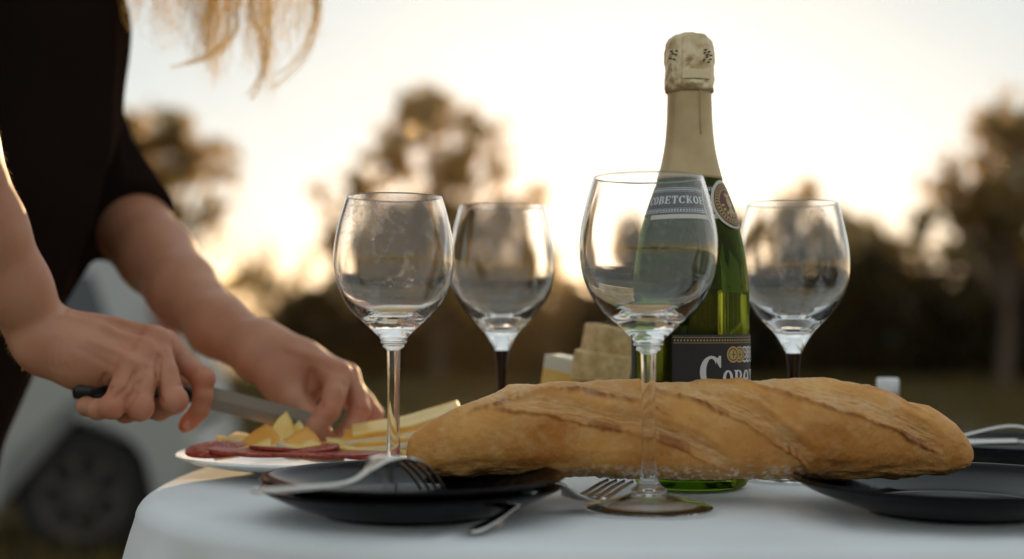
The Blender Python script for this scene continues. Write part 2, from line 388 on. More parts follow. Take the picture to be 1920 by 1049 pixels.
# ------------------------------------------------------------------ trees
def leaves(lobes, n, size, matk, parent, squash=.8, depth=1.0, voids=0):
    """lobes: (centre, radius). Leaf-sized faces gathered in clumps through each lobe's volume"""
    vol = np.array([r**2.4 for c, r in lobes]); vol /= vol.sum(); out = []
    for (c, r), f in zip(lobes, vol):
        k = max(60, int(n*f*1.7)); nc = max(8, int(k/30))
        d = RNG.normal(size=(nc, 3)); d /= np.linalg.norm(d, axis=1)[:, None]
        cc = d * (r * (RNG.rand(nc)**.38))[:, None] * np.array([1, depth, squash])
        cr = .06 + .15*RNG.rand(nc)
        pick = RNG.randint(nc, size=k); q = RNG.normal(size=(k, 3)) * .55
        out.append(np.array(c) + cc[pick] + q * cr[pick][:, None])
    p = np.concatenate(out)
    # openings between the boughs, where the sky shows through
    if voids:
        for (c, r) in lobes:
            for _ in range(voids):
                d = RNG.normal(size=3); d /= np.linalg.norm(d); vc = np.array(c) + d*r*np.array([1, .25, squash])*RNG.rand()**.4
                vr = .09 + .15*RNG.rand()**1.5
                p = p[((p-vc)**2*np.array([1, .35, 1])).sum(1) > vr*vr]
    k = len(p)
    a = RNG.normal(size=(k, 3)); a /= np.linalg.norm(a, axis=1)[:, None]
    b = np.cross(a, RNG.normal(size=(k, 3))); b /= np.linalg.norm(b, axis=1)[:, None]
    s = (.72 * size * (.6 + .8*RNG.rand(k)))[:, None]
    V = np.stack([p-a*s, p+b*s*.5, p+a*s, p-b*s*.5], 1).reshape(-1, 3)
    return mk('crown', V, np.arange(k*4).reshape(-1, 4), M[matk], parent, smooth=False)

def tree(lobes_px, D, trunk_px, matk, n, size, label, group=None, name='broadleaf_tree', squash=.85, thick=.16):
    base = P(trunk_px, 700, D); base.z = float(gz(np.array(base.x), np.array(base.y)))
    t = thing(name, label, 'tree', base, group=group)
    lob = []
    for i, (x, y, r) in enumerate(lobes_px):
        c = P(x, y, D + random.uniform(-.6, .6) * r * D / FPX); lob.append((tuple(c - base), r * D / FPX))
    top = max(lob, key=lambda q: q[0][2])
    leaves(lob, n, size, matk, t, squash, .7 if matk != 'leaf_dark' else 1.0, 6 if matk != 'leaf_dark' else 1)
    mb = MB(); tp = Vector(top[0])
    mid = Vector((tp.x*.35, tp.y*.35, tp.z*.55))
    pts = smooth_curve([(0, 0, -.1), tuple(mid*.5 + Vector((.08, 0, 0))), tuple(mid), tuple(tp)], 5)
    mb.add(*tube_data(pts, [thick*(1-.85*i/len(pts)) for i in range(len(pts))], 8))
    for c, r in lob:
        c = Vector(c); s = Vector(pts[min(len(pts)-1, max(2, int(len(pts)*min(.8, max(.2, c.z/max(tp.z, .1)*.55)))))])
        q = smooth_curve([tuple(s), tuple((s+c)/2 + Vector((0, 0, .15*r))), tuple(c)], 3)
        mb.add(*tube_data(q, [thick*.4*(1-.8*i/len(q)) for i in range(len(q))], 5))
    mb.build('trunk', M['bark'], t, True)
    return t

tree([(800,215,62),(740,290,60),(905,245,52),(850,310,62),(925,320,45),(650,365,50),(700,430,65),(800,420,75),(900,420,70),(975,385,45),(760,520,85),(880,520,85),(640,440,50),(990,440,50),(700,350,45),(860,240,40),(940,260,38),(680,520,70),(1000,510,60),(615,350,30),(1000,370,28)],
     27, 820, 'leaf_olive', 24000, .10, 'tall rounded tree against the sky behind the two left glasses')
tree([(300,260,58),(370,300,50),(260,330,55),(345,370,55),(390,350,30),(290,430,50),(330,250,40),(240,250,45),(410,300,34),(410,360,36),(370,420,40),(230,380,55)], 24, 300, 'leaf_olive', 11000, .10,
     'broad tree behind the bare forearms at left')
tree([(480,510,34),(520,560,48),(560,500,26),(460,590,40),(600,560,45),(450,540,40),(540,610,50),(480,470,24),(430,600,40)], 30, 520, 'leaf_gold', 5000, .10,
     'low backlit golden tree between the forearm and the leftmost glass')
tree([(1880,250,62),(1800,330,50),(1860,360,65),(1930,330,65),(1790,400,50),(1860,450,65),(1770,350,42),(1760,430,48),(1820,280,36),(1900,205,36),(1940,430,60),(1990,240,80)], 25, 1880, 'leaf_olive', 16000, .10,
     'tall tree cut by the right edge of the picture')
tree([(1500,362,32),(1480,410,45),(1540,420,48),(1440,440,35),(1600,440,40)], 33, 1510, 'leaf_gold', 7000, .11,
     'golden tree rising behind the right dark stemmed glass')
tree([(1640,450,40),(1690,490,45),(1600,480,50)], 31, 1640, 'leaf_olive', 5000, .11, 'low tree between the right glass and the tall tree at the edge')
tree([(1172,436,36),(1160,470,36),(1185,500,40),(1230,470,34),(1300,450,40),(1370,430,42)], 36, 1230, 'leaf_gold', 10000, .11,  # left lobes thickened to block the low sun from the cloth's right side
     'thin golden tree seen through the front wine glass')
# the dark wood edge behind: one tree after another
edge = [(590,600,70),(700,560,85),(820,590,80),(930,560,80),(1040,590,80),(1150,585,80),(1265,580,80),(1380,555,85),(1490,530,85),(1600,545,85),(1710,560,85),(1820,520,95),(1930,520,95),(2060,500,110)]
WOOD = ['dark tree at the left end of the wood edge, just right of the far hand',
        'dark tree of the wood edge behind the stem of the spotted glass', 'dark tree of the wood edge seen between the two left glasses',
        'dark tree of the wood edge behind the left dark stemmed glass', 'dark tree of the wood edge above the pale cheese block',
        'dark tree of the wood edge behind the bowl of the front glass', 'dark tree of the wood edge behind the green bottle',
        'dark tree of the wood edge in the gap between bottle and right glass', 'dark tree of the wood edge behind the right dark stemmed glass',
        'dark tree of the wood edge just right of the right glass', 'dark tree of the wood edge above the small white shaker',
        'dark tree of the wood edge under the tall tree at right', 'dark tree of the wood edge at the right border of the picture',
        'dark tree of the wood edge mostly beyond the right border']
for i, (x, y, r) in enumerate(edge):
    lab = WOOD[i]
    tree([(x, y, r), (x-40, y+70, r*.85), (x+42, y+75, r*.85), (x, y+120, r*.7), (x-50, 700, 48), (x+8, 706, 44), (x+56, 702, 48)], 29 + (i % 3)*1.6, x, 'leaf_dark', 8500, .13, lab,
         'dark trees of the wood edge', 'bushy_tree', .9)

# evening air, lit by the low sun
mh = bpy.data.materials.new('evening_air'); mh.use_nodes = True; mh.node_tree.nodes.clear()
ho = N(mh, 'ShaderNodeOutputMaterial'); hv = N(mh, 'ShaderNodeVolumePrincipled'); hv.inputs['Density'].default_value = .0003
hv.inputs['Color'].default_value = (.92, .76, .50, 1); hv.inputs['Anisotropy'].default_value = .80
L(mh, hv.outputs[0], ho.inputs['Volume'])
b = MB(); b.box((0, 1, 4.2), (860, 860, 13.4)); tag(b.build('haze', mh), kind='stuff')

# ------------------------------------------------------------------ car
def car():
    t = thing('parked_car', 'white hatchback parked on the grass behind the cutting hands', 'car')
    Lc, W = 3.75, 1.62
    def arch(cx, r, n=12, up=True): return [(cx + r*math.cos(math.pi*(i/n)), .30 + r*math.sin(math.pi*(i/n))) for i in range(n+1)]
    rear, front = .52, 2.95
    # x along the car from the rear bumper (0) forward, drawn forward = -X
    body = [(0.04,.28),(rear-.36,.26)] + [(rear - .36*math.cos(math.pi*i/12), .30+.36*math.sin(math.pi*i/12)) for i in range(13)] + [(rear+.36,.24),(front-.36,.24)] \
         + [(front - .36*math.cos(math.pi*i/12), .30+.36*math.sin(math.pi*i/12)) for i in range(13)] + [(front+.36,.26),(3.72,.30),(3.75,.55),(3.68,.72),(3.45,.86),(2.85,.98),(1.6,1.0),(.25,1.0),(.10,.92),(.02,.7),(0,.5)]
    def extr(poly, y0, y1, inset=0.0):
        n = len(poly); cx = sum(p[0] for p in poly)/n; cz = sum(p[1] for p in poly)/n
        def ring(y, k): return [(-(cx+(x-cx)*k), y, cz+(z-cz)*k) for x, z in poly]
        ys = [(y0, 1-inset), (y0+.07, 1), (y1-.07, 1), (y1, 1-inset)]
        V = sum([ring(*q) for q in ys], []); F = []
        for r_ in range(3):
            for i in range(n): F.append((r_*n+i, r_*n+(i+1) % n, (r_+1)*n+(i+1) % n, (r_+1)*n+i))
        F.append(tuple(range(n))[::-1]); F.append(tuple(3*n+i for i in range(n)))
        return V, F
    V, F = extr(body, -W/2, W/2, .012)
    import bmesh
    bm = bmesh.new(); vs = [bm.verts.new(v) for v in V]
    for f in F:
        try: bm.faces.new([vs[i] for i in f])
        except ValueError: pass
    bmesh.ops.triangulate(bm, faces=[f for f in bm.faces if len(f.verts) > 4])
    me = bpy.data.meshes.new('body'); bm.to_mesh(me); bm.free(); me.materials.append(M['car_paint'])
    o = bpy.data.objects.new('body', me); COL.objects.link(o); o.parent = t
    # cabin with tumblehome
    cab = [(.10,.99),(.20,1.28),(.42,1.43),(1.2,1.47),(2.0,1.42),(2.85,.97)]
    def cabin(k_in, z0k, pts, dy):
        V = []
        for x, z in pts:
            f = (z-.97)/.5; y = (W/2 - .03) - .15*f + dy; V += [(-x, -y, z), (-x, y, z)]
        n = len(pts); F = [(2*i, 2*i+1, 2*((i+1) % n)+1, 2*((i+1) % n)) for i in range(n)]
        F += [tuple(2*i for i in range(n)), tuple(2*i+1 for i in range(n))[::-1]]
        return V, F
    mk('cabin', *cabin(0, 0, cab, 0), M['car_paint'], t, False)
    for s in (-1, 1):
        for pts in ([(.38,1.04),(.50,1.33),(.95,1.37),(.98,1.04)], [(1.04,1.04),(1.02,1.37),(1.68,1.37),(1.72,1.04)], [(1.79,1.04),(1.74,1.37),(2.02,1.34),(2.55,1.04)]):
            V = []
            for x, z in pts:
                f = (z-.97)/.5; y = (W/2-.03) - .15*f
                V += [(-x, s*(y+.004), z), (-x, s*(y-.02), z)]
            n = 4; F = [(0, 2, 4, 6), (1, 7, 5, 3)] + [(2*i, 2*i+1, 2*((i+1) % n)+1, 2*((i+1) % n)) for i in range(n)]
            mk('side_window', V, F, M['car_glass'], t, False)
        b = MB(); b.box((-1.05, s*(W/2+.012), .90), (.16, .03, .03)).build('door_handle', M['trim'], t)
        b = MB(); b.box((-2.55, s*(W/2+.07), 1.06), (.12, .16, .11)); bevel(b.build('wing_mirror', M['car_paint'], t), .03)
        # tail lamp stands at the corner beside the rear window
        b = MB(); b.box((-.13, s*(W/2-.055), 1.12), (.13, .075, .19), Matrix.Rotation(math.radians(-16), 3, 'Y')); bevel(b.build('tail_lamp', M['tail'], t), .02)
        b = MB(); b.box((-3.66, s*(W/2-.2), .68), (.12, .3, .14)); bevel(b.build('headlight', M['print_white'], t), .03)
        for cx in (rear, front):
            wh = lathe('wheel', [(0,-.02),(.10,-.02),(.19,-.05),(.205,-.07),(.27,-.085),(.295,-.07),(.30,0),(.295,.07),(.27,.085),(.205,.07),(0,.03)], M['tyre'], t, 40)
            wh.rotation_euler = (math.pi/2, 0, 0); wh.location = (-cx, s*(W/2-.12), .30)
            r_ = MB(); V, F = lathe_data([(.17, .070), (.205, .088), (.21, .075), (.17, .055), (.17, .070)], 36); r_.add(V, F)
            for k in range(7):
                a = 2*math.pi*k/7; r_.box((.105*math.cos(a), .105*math.sin(a), .074), (.17, .035, .02), Matrix.Rotation(a, 3, 'Z'))
            V, F = lathe_data([(0, .09), (.04, .088), (.045, .06), (0, .06)], 20); r_.add(V, F)
            r = r_.build('rim', M['rim'], wh)
            if s > 0: r.rotation_euler = (math.pi, 0, 0)
    b = MB(); b.box((-.150, 0, 1.20), (.03, 1.16, .30), Matrix.Rotation(math.radians(-20), 3, 'Y')).build('rear_window', M['car_glass'], t)
    b = MB(); b.box((-.02, 0, .46), (.12, 1.5, .18)); bevel(b.build('rear_bumper', M['car_paint'], t), .04)
    b = MB(); b.box((.005, 0, .74), (.02, .46, .11)).build('number_plate', M['white_plastic'], t)
    b = MB(); b.box((-1.88, 0, .235), (1.6, 1.56, .06)).build('sill', M['trim'], t)
    return t
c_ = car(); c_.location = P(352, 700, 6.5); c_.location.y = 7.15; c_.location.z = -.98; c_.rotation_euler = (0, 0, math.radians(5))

# ------------------------------------------------------------------ table and cloth
TC = (.13, 1.03); TA, TB, TN = .394, .33, 2.5
def srad(th):
    return 1 / ((np.abs(np.cos(th))/TA)**TN + (np.abs(np.sin(th))/TB)**TN)**(1/TN)
nth = 720; th = np.arange(nth)*2*math.pi/nth; Rb = srad(th)
rows = []
for k in np.concatenate([np.linspace(0.001, .5, 20), np.linspace(.52, .955, 60)]):
    x = TC[0] + Rb*k*np.cos(th); y = TC[1] + Rb*k*np.sin(th)
    z = .0013*fbm(x*11, y*11, x*0+2, 3) + .0006*np.abs(fbm(x*26+4, y*26, x*0+5, 3))
    # pressed fold line and a few soft wrinkles
    z = z + .0018*np.exp(-((y - 1.13 + .08*x)/.006)**2) + .0014*np.exp(-((x + .02 - .25*(y-.8))/.006)**2)
    rows.append(np.stack([x, y, z - .0012], -1))
er = .014
for k in range(1, 9):
    a = k/8*math.pi/2
    rr_ = Rb*.955 + (Rb*.045)*math.sin(a); z = -er*(1-math.cos(a))
    x = TC[0]+rr_*np.cos(th); y = TC[1]+rr_*np.sin(th); rows.append(np.stack([x, y, z + 0*x - .0012], -1))
for k in range(1, 46):
    t = k/45; dz = .50*t
    fold = (.5+.5*np.sin(th*13 + 1.2*np.sin(th*3) + .6)) ** 1.3 * .055 + .018*np.sin(th*29 + 2)
    rr_ = Rb + .05*t + fold*t**.8 * 1.0
    x = TC[0]+rr_*np.cos(th); y = TC[1]+rr_*np.sin(th)
    x += .001*fbm(x*40, y*40, x*0+dz*20, 3)
    rows.append(np.stack([x, y, 0*x - er - dz], -1))
G = np.array(rows); nr, na = G.shape[:2]; I = np.arange(nr*na).reshape(nr, na)
F = np.stack([I[:-1], I[1:], np.roll(I, -1, 1)[1:], np.roll(I, -1, 1)[:-1]], -1).reshape(-1, 4)
o = mk('tablecloth', G.reshape(-1, 3), F, M['linen']); tag(o, 'white linen cloth covering the small table, hanging in folds', 'tablecloth')
so = o.modifiers.new('thick', 'SOLIDIFY'); so.thickness = .0008; so.offset = -1
t = thing('picnic_table', 'small rounded table standing under the white cloth', 'table', (TC[0], TC[1], -.76))
pts = [(srad(a)*.95*math.cos(a), srad(a)*.95*math.sin(a)) for a in th[::10]]
n = len(pts); V = [(x, y, .735) for x, y in pts] + [(x, y, .756) for x, y in pts]
F = [tuple(range(n))[::-1], tuple(range(n, 2*n))] + [(i, (i+1) % n, n+(i+1) % n, n+i) for i in range(n)]
mk('tabletop', V, F, M['wood'], t, False)
for sx in (-1, 1):
    for sy in (-1, 1):
        mk('leg', *tube_data([(sx*.26, sy*.22, 0), (sx*.22, sy*.18, .735)], [.015, .02], 12), M['wood'], t)

# ------------------------------------------------------------------ wine glasses
def wine_glass(px, D, label, kind='clear', gm='glass_clean', sc=1.0, zs=1.0, group='wine glasses on the white cloth', tilt=0):
    x = P(px, 700, D).x
    t = thing('wine_glass', label, 'wine glass', (x, D, .0004), group=group)
    t.rotation_euler = (0, tilt, random.random()*6)
    if kind == 'clear':
        outer = [(.0090,.1020),(.0104,.1048),(.0185,.1125),(.0316,.125),(.0387,.138),(.0418,.149),(.0429,.160),(.0420,.172),(.0393,.186),(.0360,.198),(.0341,.2040)]
        low = .1020
    else:
        outer = [(.0060,.0930),(.0082,.0985),(.0150,.1090),(.0260,.1200),(.0360,.134),(.0404,.147),(.0415,.159),(.0407,.172),(.0380,.187),(.0350,.200),(.0335,.2050)]
        low = .0930
    oc = smooth_curve(outer, 7)
    # inner wall
    inner = []
    for r, z in oc[::-1]:
        f_ = min(1, max(0, (.150-z)/.034)); wth = .0009 + .0030*f_**2.2
        if z > low + .017: inner.append((max(r-wth, .002), z + wth*.9*f_))
    bot = inner[-1]
    inner += smooth_curve([(bot[0]*.93, bot[1]-.0012), (bot[0]*.75, bot[1]-.0026), (bot[0]*.42, bot[1]-.0038), (0, bot[1]-.0042)], 3)
    rim = [(oc[-1][0]-.0001, oc[-1][1]+.0004), (oc[-1][0]-.0005, oc[-1][1]+.0006), (oc[-1][0]-.0008, oc[-1][1]+.0003)]
    if kind == 'clear':
        bead = smooth_curve([(.0048,.0952),(.0056,.0966),(.0074,.0975),(.0078,.0985),(.0070,.0997),(.0094,.1008),(.0090,.1020)], 4)[:-1]
        bowl = bead + oc + rim + inner
        stem = smooth_curve([(.0052,.0190),(.0047,.030),(.0043,.055),(.0044,.080),(.0048,.0952)], 5)
        foot = [(0,.0105),(.004,.0100),(.010,.0070),(.019,.0050),(.030,.0026),(.0372,.0004)] + smooth_curve([(.0385,.0004),(.0392,.0012),(.0384,.0020),(.030,.0044),(.019,.0070),(.0125,.0092),(.0110,.0105),(.0112,.0118),(.0100,.0130),(.0082,.0142),(.0062,.0165),(.0052,.0190)], 4)
    else:
        bowl = oc + rim + inner
        stem = smooth_curve([(.0046,.014),(.0036,.030),(.0034,.055),(.0042,.078),(.0060,.0930)], 5)
        foot = [(0,.0095),(.003,.0085),(.009,.0055),(.018,.0036),(.030,.0020),(.0362,.0004)] + smooth_curve([(.0375,.0004),(.0382,.0012),(.0374,.0020),(.030,.0036),(.018,.0056),(.009,.0086),(.0046,.014)], 4)
    q = lambda pr: [(r*sc, z*zs) for r, z in pr]
    b = lathe('bowl', q(bowl), M[gm], t, 128)
    s = lathe('stem', q(stem), M['glass_stem' if kind == 'clear' else 'glass_dark'], t, 48)
    f = lathe('foot', q(foot), M['glass_stem'], t, 96)
    return t
wine_glass(1216, .8415, 'wine glass with clear stem standing in front of the baguette and bottle', gm='glass_clean', zs=1.003)
wine_glass(738, .965, 'spotted wine glass with clear stem standing between the black plates and the white plate', gm='glass_dirty', zs=1.0)
wine_glass(941, 1.065, 'smeared wine glass with dark stem standing just left of the cheese', 'dark', gm='glass_mid', zs=1.005)
wine_glass(1488, 1.013, 'wine glass with dark stem standing at the right of the bottle', 'dark', gm='glass_mid', zs=.993)

# ------------------------------------------------------------------ bottle
BX, BD = P(1294, 500, .968).x, .968
bt = thing('wine_bottle', 'green sparkling wine bottle with gold foil neck behind the baguette', 'bottle', (BX, BD, .0005))
bprof = smooth_curve([(.0385,.0012),(.0408,.006),(.0415,.014),(.0415,.06),(.0415,.128),(.0411,.140),(.0396,.157),(.0362,.176),(.0312,.193),(.0262,.2065),(.0224,.2180),(.0193,.2300),(.0170,.2430),(.0157,.258),(.0152,.272)], 6)
glass = [(0,.012),(.012,.011),(.026,.005),(.033,.0004),(.036,.0)] + bprof + [(.0150,.29),(.0145,.298),(0,.298)]
lathe('glass_body', glass, M['glass_green'], bt, 128)
_pr = np.array(bprof); 
def Rb_(z): return float(np.interp(z, _pr[:, 1], _pr[:, 0]))
# neck foil sleeve (real thickness, over the glass)
fs = [(Rb_(z)+.0006, z) for z in np.linspace(.2165, .272, 26)]
fo = [(Rb_(.2165)+.0001, .2163)] + fs + [(.0156,.277),(.0158,.283),(.0150,.2832)]
lathe('neck_foil', fo, M['foil'], bt, 96)
b = MB(); b.add(*tube_data([(.0172*math.sin(.35)-0, -.0172*math.cos(.35), z) for z in np.linspace(.247, .280, 8)], .00035, 6)); b.build('foil_seam', M['foil'], bt, True)
# crumpled cap over cork and wire
cp = smooth_curve([(.0160,.2785),(.0174,.2800),(.0178,.2860),(.0174,.2915),(.0170,.2960),(.0171,.3020),(.0166,.3090),(.0160,.3135),(.0140,.3180),(.0100,.3205),(.0050,.3213),(0,.3214)], 5)
V, F = lathe_data(cp, 128); V = np.array(V)
ang = np.arctan2(V[:, 1], V[:, 0]); rr0 = np.hypot(V[:, 0], V[:, 1])
dd = .0007*fbm(np.cos(ang)*5, np.sin(ang)*5, V[:, 2]*260, 4) + .0011*np.maximum(0, np.cos(ang*4+.5))**10 * sst(.296, .302, V[:, 2]) - .0010*np.exp(-((ang+2.05)/.05)**2)
dd += .0010*np.exp(-((V[:, 2]-.2835)/.002)**2) * vnoise(np.cos(ang)*4, np.sin(ang)*4, ang*0)
k = np.where(rr0 > 1e-5, (rr0+dd*(rr0/.017))/np.maximum(rr0, 1e-5), 1); V[:, 0] *= k; V[:, 1] *= k
V[:, 2] += np.where(V[:, 2] > .316, .0008*fbm(V[:, 0]*300, V[:, 1]*300, V[:, 2]*0, 3), 0)
cap = mk('foil_cap', V, F, M['foil_cap'], bt)
# paper-like foil tab folded round the front of the cap
def wrap(name, mask, cell, s0, z0, phi0, off, mt, parent, rfun=Rb_):
    """emit runs of a boolean mask (rows = z) as a thin skin on the bottle; s along the girth, phi 0 faces the camera"""
    V = []; F = []; H, Wd = mask.shape
    zs_ = z0 + cell*np.arange(H+1)
    for j in range(H):
        row = mask[j]; i = 0
        while i < Wd:
            if row[i]:
                e = i
                while e < Wd and row[e] and e - i < 14: e += 1
                za, zb = zs_[j], zs_[j+1]; b0 = len(V)
                for ss, zz in ((i, za), (e, za), (e, zb), (i, zb)):
                    R = rfun(zz) + off; s = s0 + ss*cell; a = phi0 + s/rfun(z0 + cell*H/2)
                    V.append((R*math.sin(a), -R*math.cos(a), zz))
                F.append((b0, b0+1, b0+2, b0+3)); i = e
            else: i += 1
    return mk(name, np.array(V), np.array(F), mt, parent, smooth=False)
def panel(name, s0, s1, z0, z1, phi0, off, mt, parent, rfun=Rb_, th=.00025, circ=False):
    V = []; F = []
    ns, nz = 48, 28; Rm = rfun((z0+z1)/2)
    for layer in (0, 1):
        for j in range(nz+1):
            for i in range(ns+1):
                uu, vv = i/ns*2-1, j/nz*2-1
                if circ:
                    u2 = uu*math.sqrt(max(0, 1-vv*vv/2)); v2 = vv*math.sqrt(max(0, 1-uu*uu/2)); uu, vv = u2, v2
                s = (s0+s1)/2 + uu*(s1-s0)/2; z = (z0+z1)/2 + vv*(z1-z0)/2
                R = rfun(z) + off - (th if layer else 0); a = phi0 + s/Rm
                V.append((R*math.sin(a), -R*math.cos(a), z))
    w = ns+1; nn = w*(nz+1)
    for j in range(nz):
        for i in range(ns):
            F.append((j*w+i, j*w+i+1, (j+1)*w+i+1, (j+1)*w+i)); F.append((nn+j*w+i, nn+(j+1)*w+i, nn+(j+1)*w+i+1, nn+j*w+i+1))
    for i in range(ns):
        F.append((i, nn+i, nn+i+1, i+1)); F.append((nz*w+i, nz*w+i+1, nn+nz*w+i+1, nn+nz*w+i))
    for j in range(nz):
        F.append((j*w, (j+1)*w, nn+(j+1)*w, nn+j*w)); F.append((j*w+ns, nn+j*w+ns, nn+(j+1)*w+ns, (j+1)*w+ns))
    return mk(name, V, F, mt, parent)
capR = lambda z: float(np.interp(z, [.279, .281, .2915, .303, .310, .3135], [.0172, .0181, .0181, .0176, .0173, .0168]))
panel('foil_tab', -.0075, .0145, .2865, .2930, 0, .0007, M['foil_band'], bt, capR)
dots = MB()
for (a, z) in [(.55,.3050),(.80,.3062),(.66,.3022),(.86,.3010),(.50,.3000),(.74,.2988),(.92,.3040),(.60,.3072),(.70,.3040),
               (-.85,.3050),(-.98,.3020),(-.78,.3010),(-.70,.3040),(-.92,.3070),(-.66,.3066)]:
    R = capR(z)+.0003; c = Vector((R*math.sin(a), -R*math.cos(a), z)); 
    V, F = lathe_data([(.0006, -.001), (.0006, .0006), (0, .0007)], 8)
    q = Vector((math.sin(a), -math.cos(a), 0)).to_track_quat('Z', 'Y').to_matrix(); dots.add([q @ Vector(v) + c for v in V], F)
dots.build('foil_holes', M['label_black'], bt)
# labels --------------------------------------------------------------
fl = panel('front_label', -.0182, .112, .018, .1066, 0, .0004, M['label_black'], bt)
panel('back_label', -.080, -.0532, .018, .1066, 0, .0004, M['label_black'], bt)
CELL = .00018
class Cv:
    def __init__(s, w, h): s.W, s.H = int(w/CELL), int(h/CELL); s.m = np.zeros((s.H, s.W), bool); s.X, s.Y = np.meshgrid((np.arange(s.W)+.5)*CELL, (np.arange(s.H)+.5)*CELL)
    def rect(s, x, y, w, h): s.m |= (s.X > x) & (s.X < x+w) & (s.Y > y) & (s.Y < y+h)
    def ring(s, x, y, w, h, t, tv=None, cond=None):
        tv = tv or t*.45; cx, cy = x+w/2, y+h/2
        o = ((s.X-cx)/(w/2))**2 + ((s.Y-cy)/(h/2))**2 <= 1; i = ((s.X-cx)/(w/2-t))**2 + ((s.Y-cy)/(h/2-tv))**2 < 1
        r = o & ~i
        if cond is not None: r &= cond
        s.m |= r
    def poly(s, pts):
        ins = np.zeros_like(s.m); n = len(pts)
        for i in range(n):
            (x0, y0), (x1, y1) = pts[i], pts[(i+1) % n]
            if y0 == y1: continue
            c = ((y0 > s.Y) != (y1 > s.Y)) & (s.X < (x1-x0)*(s.Y-y0)/(y1-y0)+x0); ins ^= c
        s.m |= ins
def glyph(c, g, x, y, w, h, k=1.0):
    st = w*.30*k; sf = h*.09
    if g == 'O': c.ring(x, y, w, h, st, h*.10)
    elif g == 'C':
        c.ring(x, y, w*1.06, h, st, h*.085, (c.X < x+w*.74) | (np.abs(c.Y-(y+h/2)) > h*.36) & (c.X < x+w*.9))
        c.poly([(x+w*.90, y+h*1.0), (x+w*.99, y+h*1.0), (x+w*.99, y+h*.64), (x+w*.93, y+h*.64), (x+w*.72, y+h*.86)])
        c.poly([(x+w*.99, y+h*.22), (x+w*.92, y+h*.25), (x+w*.70, y+h*.08), (x+w*.72, y+h*.015), (x+w*.88, y+h*.08)])
    elif g == 'B':
        c.rect(x+w*.10, y, st, h); c.rect(x, y, w*.5, sf*.8); c.rect(x, y+h-sf*.8, w*.5, sf*.8)
        c.ring(x+w*.02, y+h*.46, w*.92, h*.54, st*.9, h*.07, c.X > x+w*.35); c.ring(x, y, w*1.0, h*.54, st*.95, h*.07, c.X > x+w*.35)
    elif g == 'E':
        c.rect(x+w*.10, y, st, h); c.rect(x, y, w*.95, sf); c.rect(x, y+h-sf, w*.95, sf); c.rect(x+w*.3, y+h*.46, w*.45, sf)
        c.rect(x+w*.83, y, w*.12, h*.27); c.rect(x+w*.83, y+h*.73, w*.12, h*.27); c.rect(x+w*.66, y+h*.36, w*.10, h*.28)
    elif g == 'e':
        c.ring(x, y, w, h, st, h*.09, ~((c.X > x+w*.55) & (c.Y < y+h*.45) & (c.Y > y+h*.20))); c.rect(x+w*.2, y+h*.45, w*.68, sf)
    elif g == 'T':
        c.rect(x+w*.5-st/2, y, st, h); c.rect(x, y+h-sf, w, sf); c.rect(x+w*.25, y, w*.5, sf*.8)
        c.rect(x, y+h*.70, w*.12, h*.3); c.rect(x+w*.88, y+h*.70, w*.12, h*.3)
    elif g == 'K':
        c.rect(x+w*.08, y, st, h); c.rect(x, y, w*.45, sf*.8); c.rect(x, y+h-sf*.8, w*.45, sf*.8)
        c.poly([(x+w*.36, y+h*.5), (x+w*.78, y), (x+w*1.05, y), (x+w*.56, y+h*.60)]); c.poly([(x+w*.34, y+h*.42), (x+w*.48, y+h*.42), (x+w*.95, y+h), (x+w*.80, y+h)])
cv = Cv(.112, .026); glyph(cv, 'C', .0008, .001, .0152, .0222, .92)
for i, g in enumerate('OBeTCKOE'): glyph(cv, g, .0172+.0100*i, .001, .0088, .0124, .95)
wrap('lettering', cv.m, CELL, 0, .0690, 0, .00062, M['print_white'], fl)
cv = Cv(.128, .005); cv.rect(0, .0003, .128, .00036); cv.rect(0, .0042, .128, .00036)
for k in range(58): cv.ring(.0006+.0022*k, .0016, .0012, .0014, .0006, .0007)
wrap('gold_border', cv.m, CELL, -.0172, .1005, 0, .00062, M['print_gold'], fl)
cv = Cv(.09, .014); cs = Cv(.09, .014)
for k, (x, gold) in enumerate([(0, 1), (.0066, 1), (.0134, 0), (.0192, 0), (.0262, 0), (.033, 0), (.040, 1)]):
    q = cv if gold else cs
    # each coin: rim, field and a raised device; neighbours overlap so the left one hides a sliver of the right one
    full = ((q.X-(x+.0057))**2 + (q.Y-.0068)**2 < .0056**2)
    if k: full &= ~((q.X-(x+.0057-.0066))**2 + (q.Y-.0068)**2 < .0058**2)
    ringg = np.abs(np.hypot(q.X-(x+.0057), q.Y-.0068)-.0040) < .00035
    dev = (np.abs(q.X-(x+.0062)) < .00035) & (np.abs(q.Y-.0068) < .0026) | (np.abs(q.Y-.0068) < .0003) & (np.abs(q.X-(x+.0062)) < .002)
    if not gold: dev = np.abs(np.hypot(q.X-(x+.0062), (q.Y-.0084))-.0014) < .0004; dev |= np.abs(np.hypot(q.X-(x+.0062), (q.Y-.0050))-.0014) < .0004
    wrap('gold_medal' if gold else 'silver_medal', full & ~ringg & ~dev, CELL, .0205, .0862, 0, .00062, M['print_gold' if gold else 'print_white'], fl)
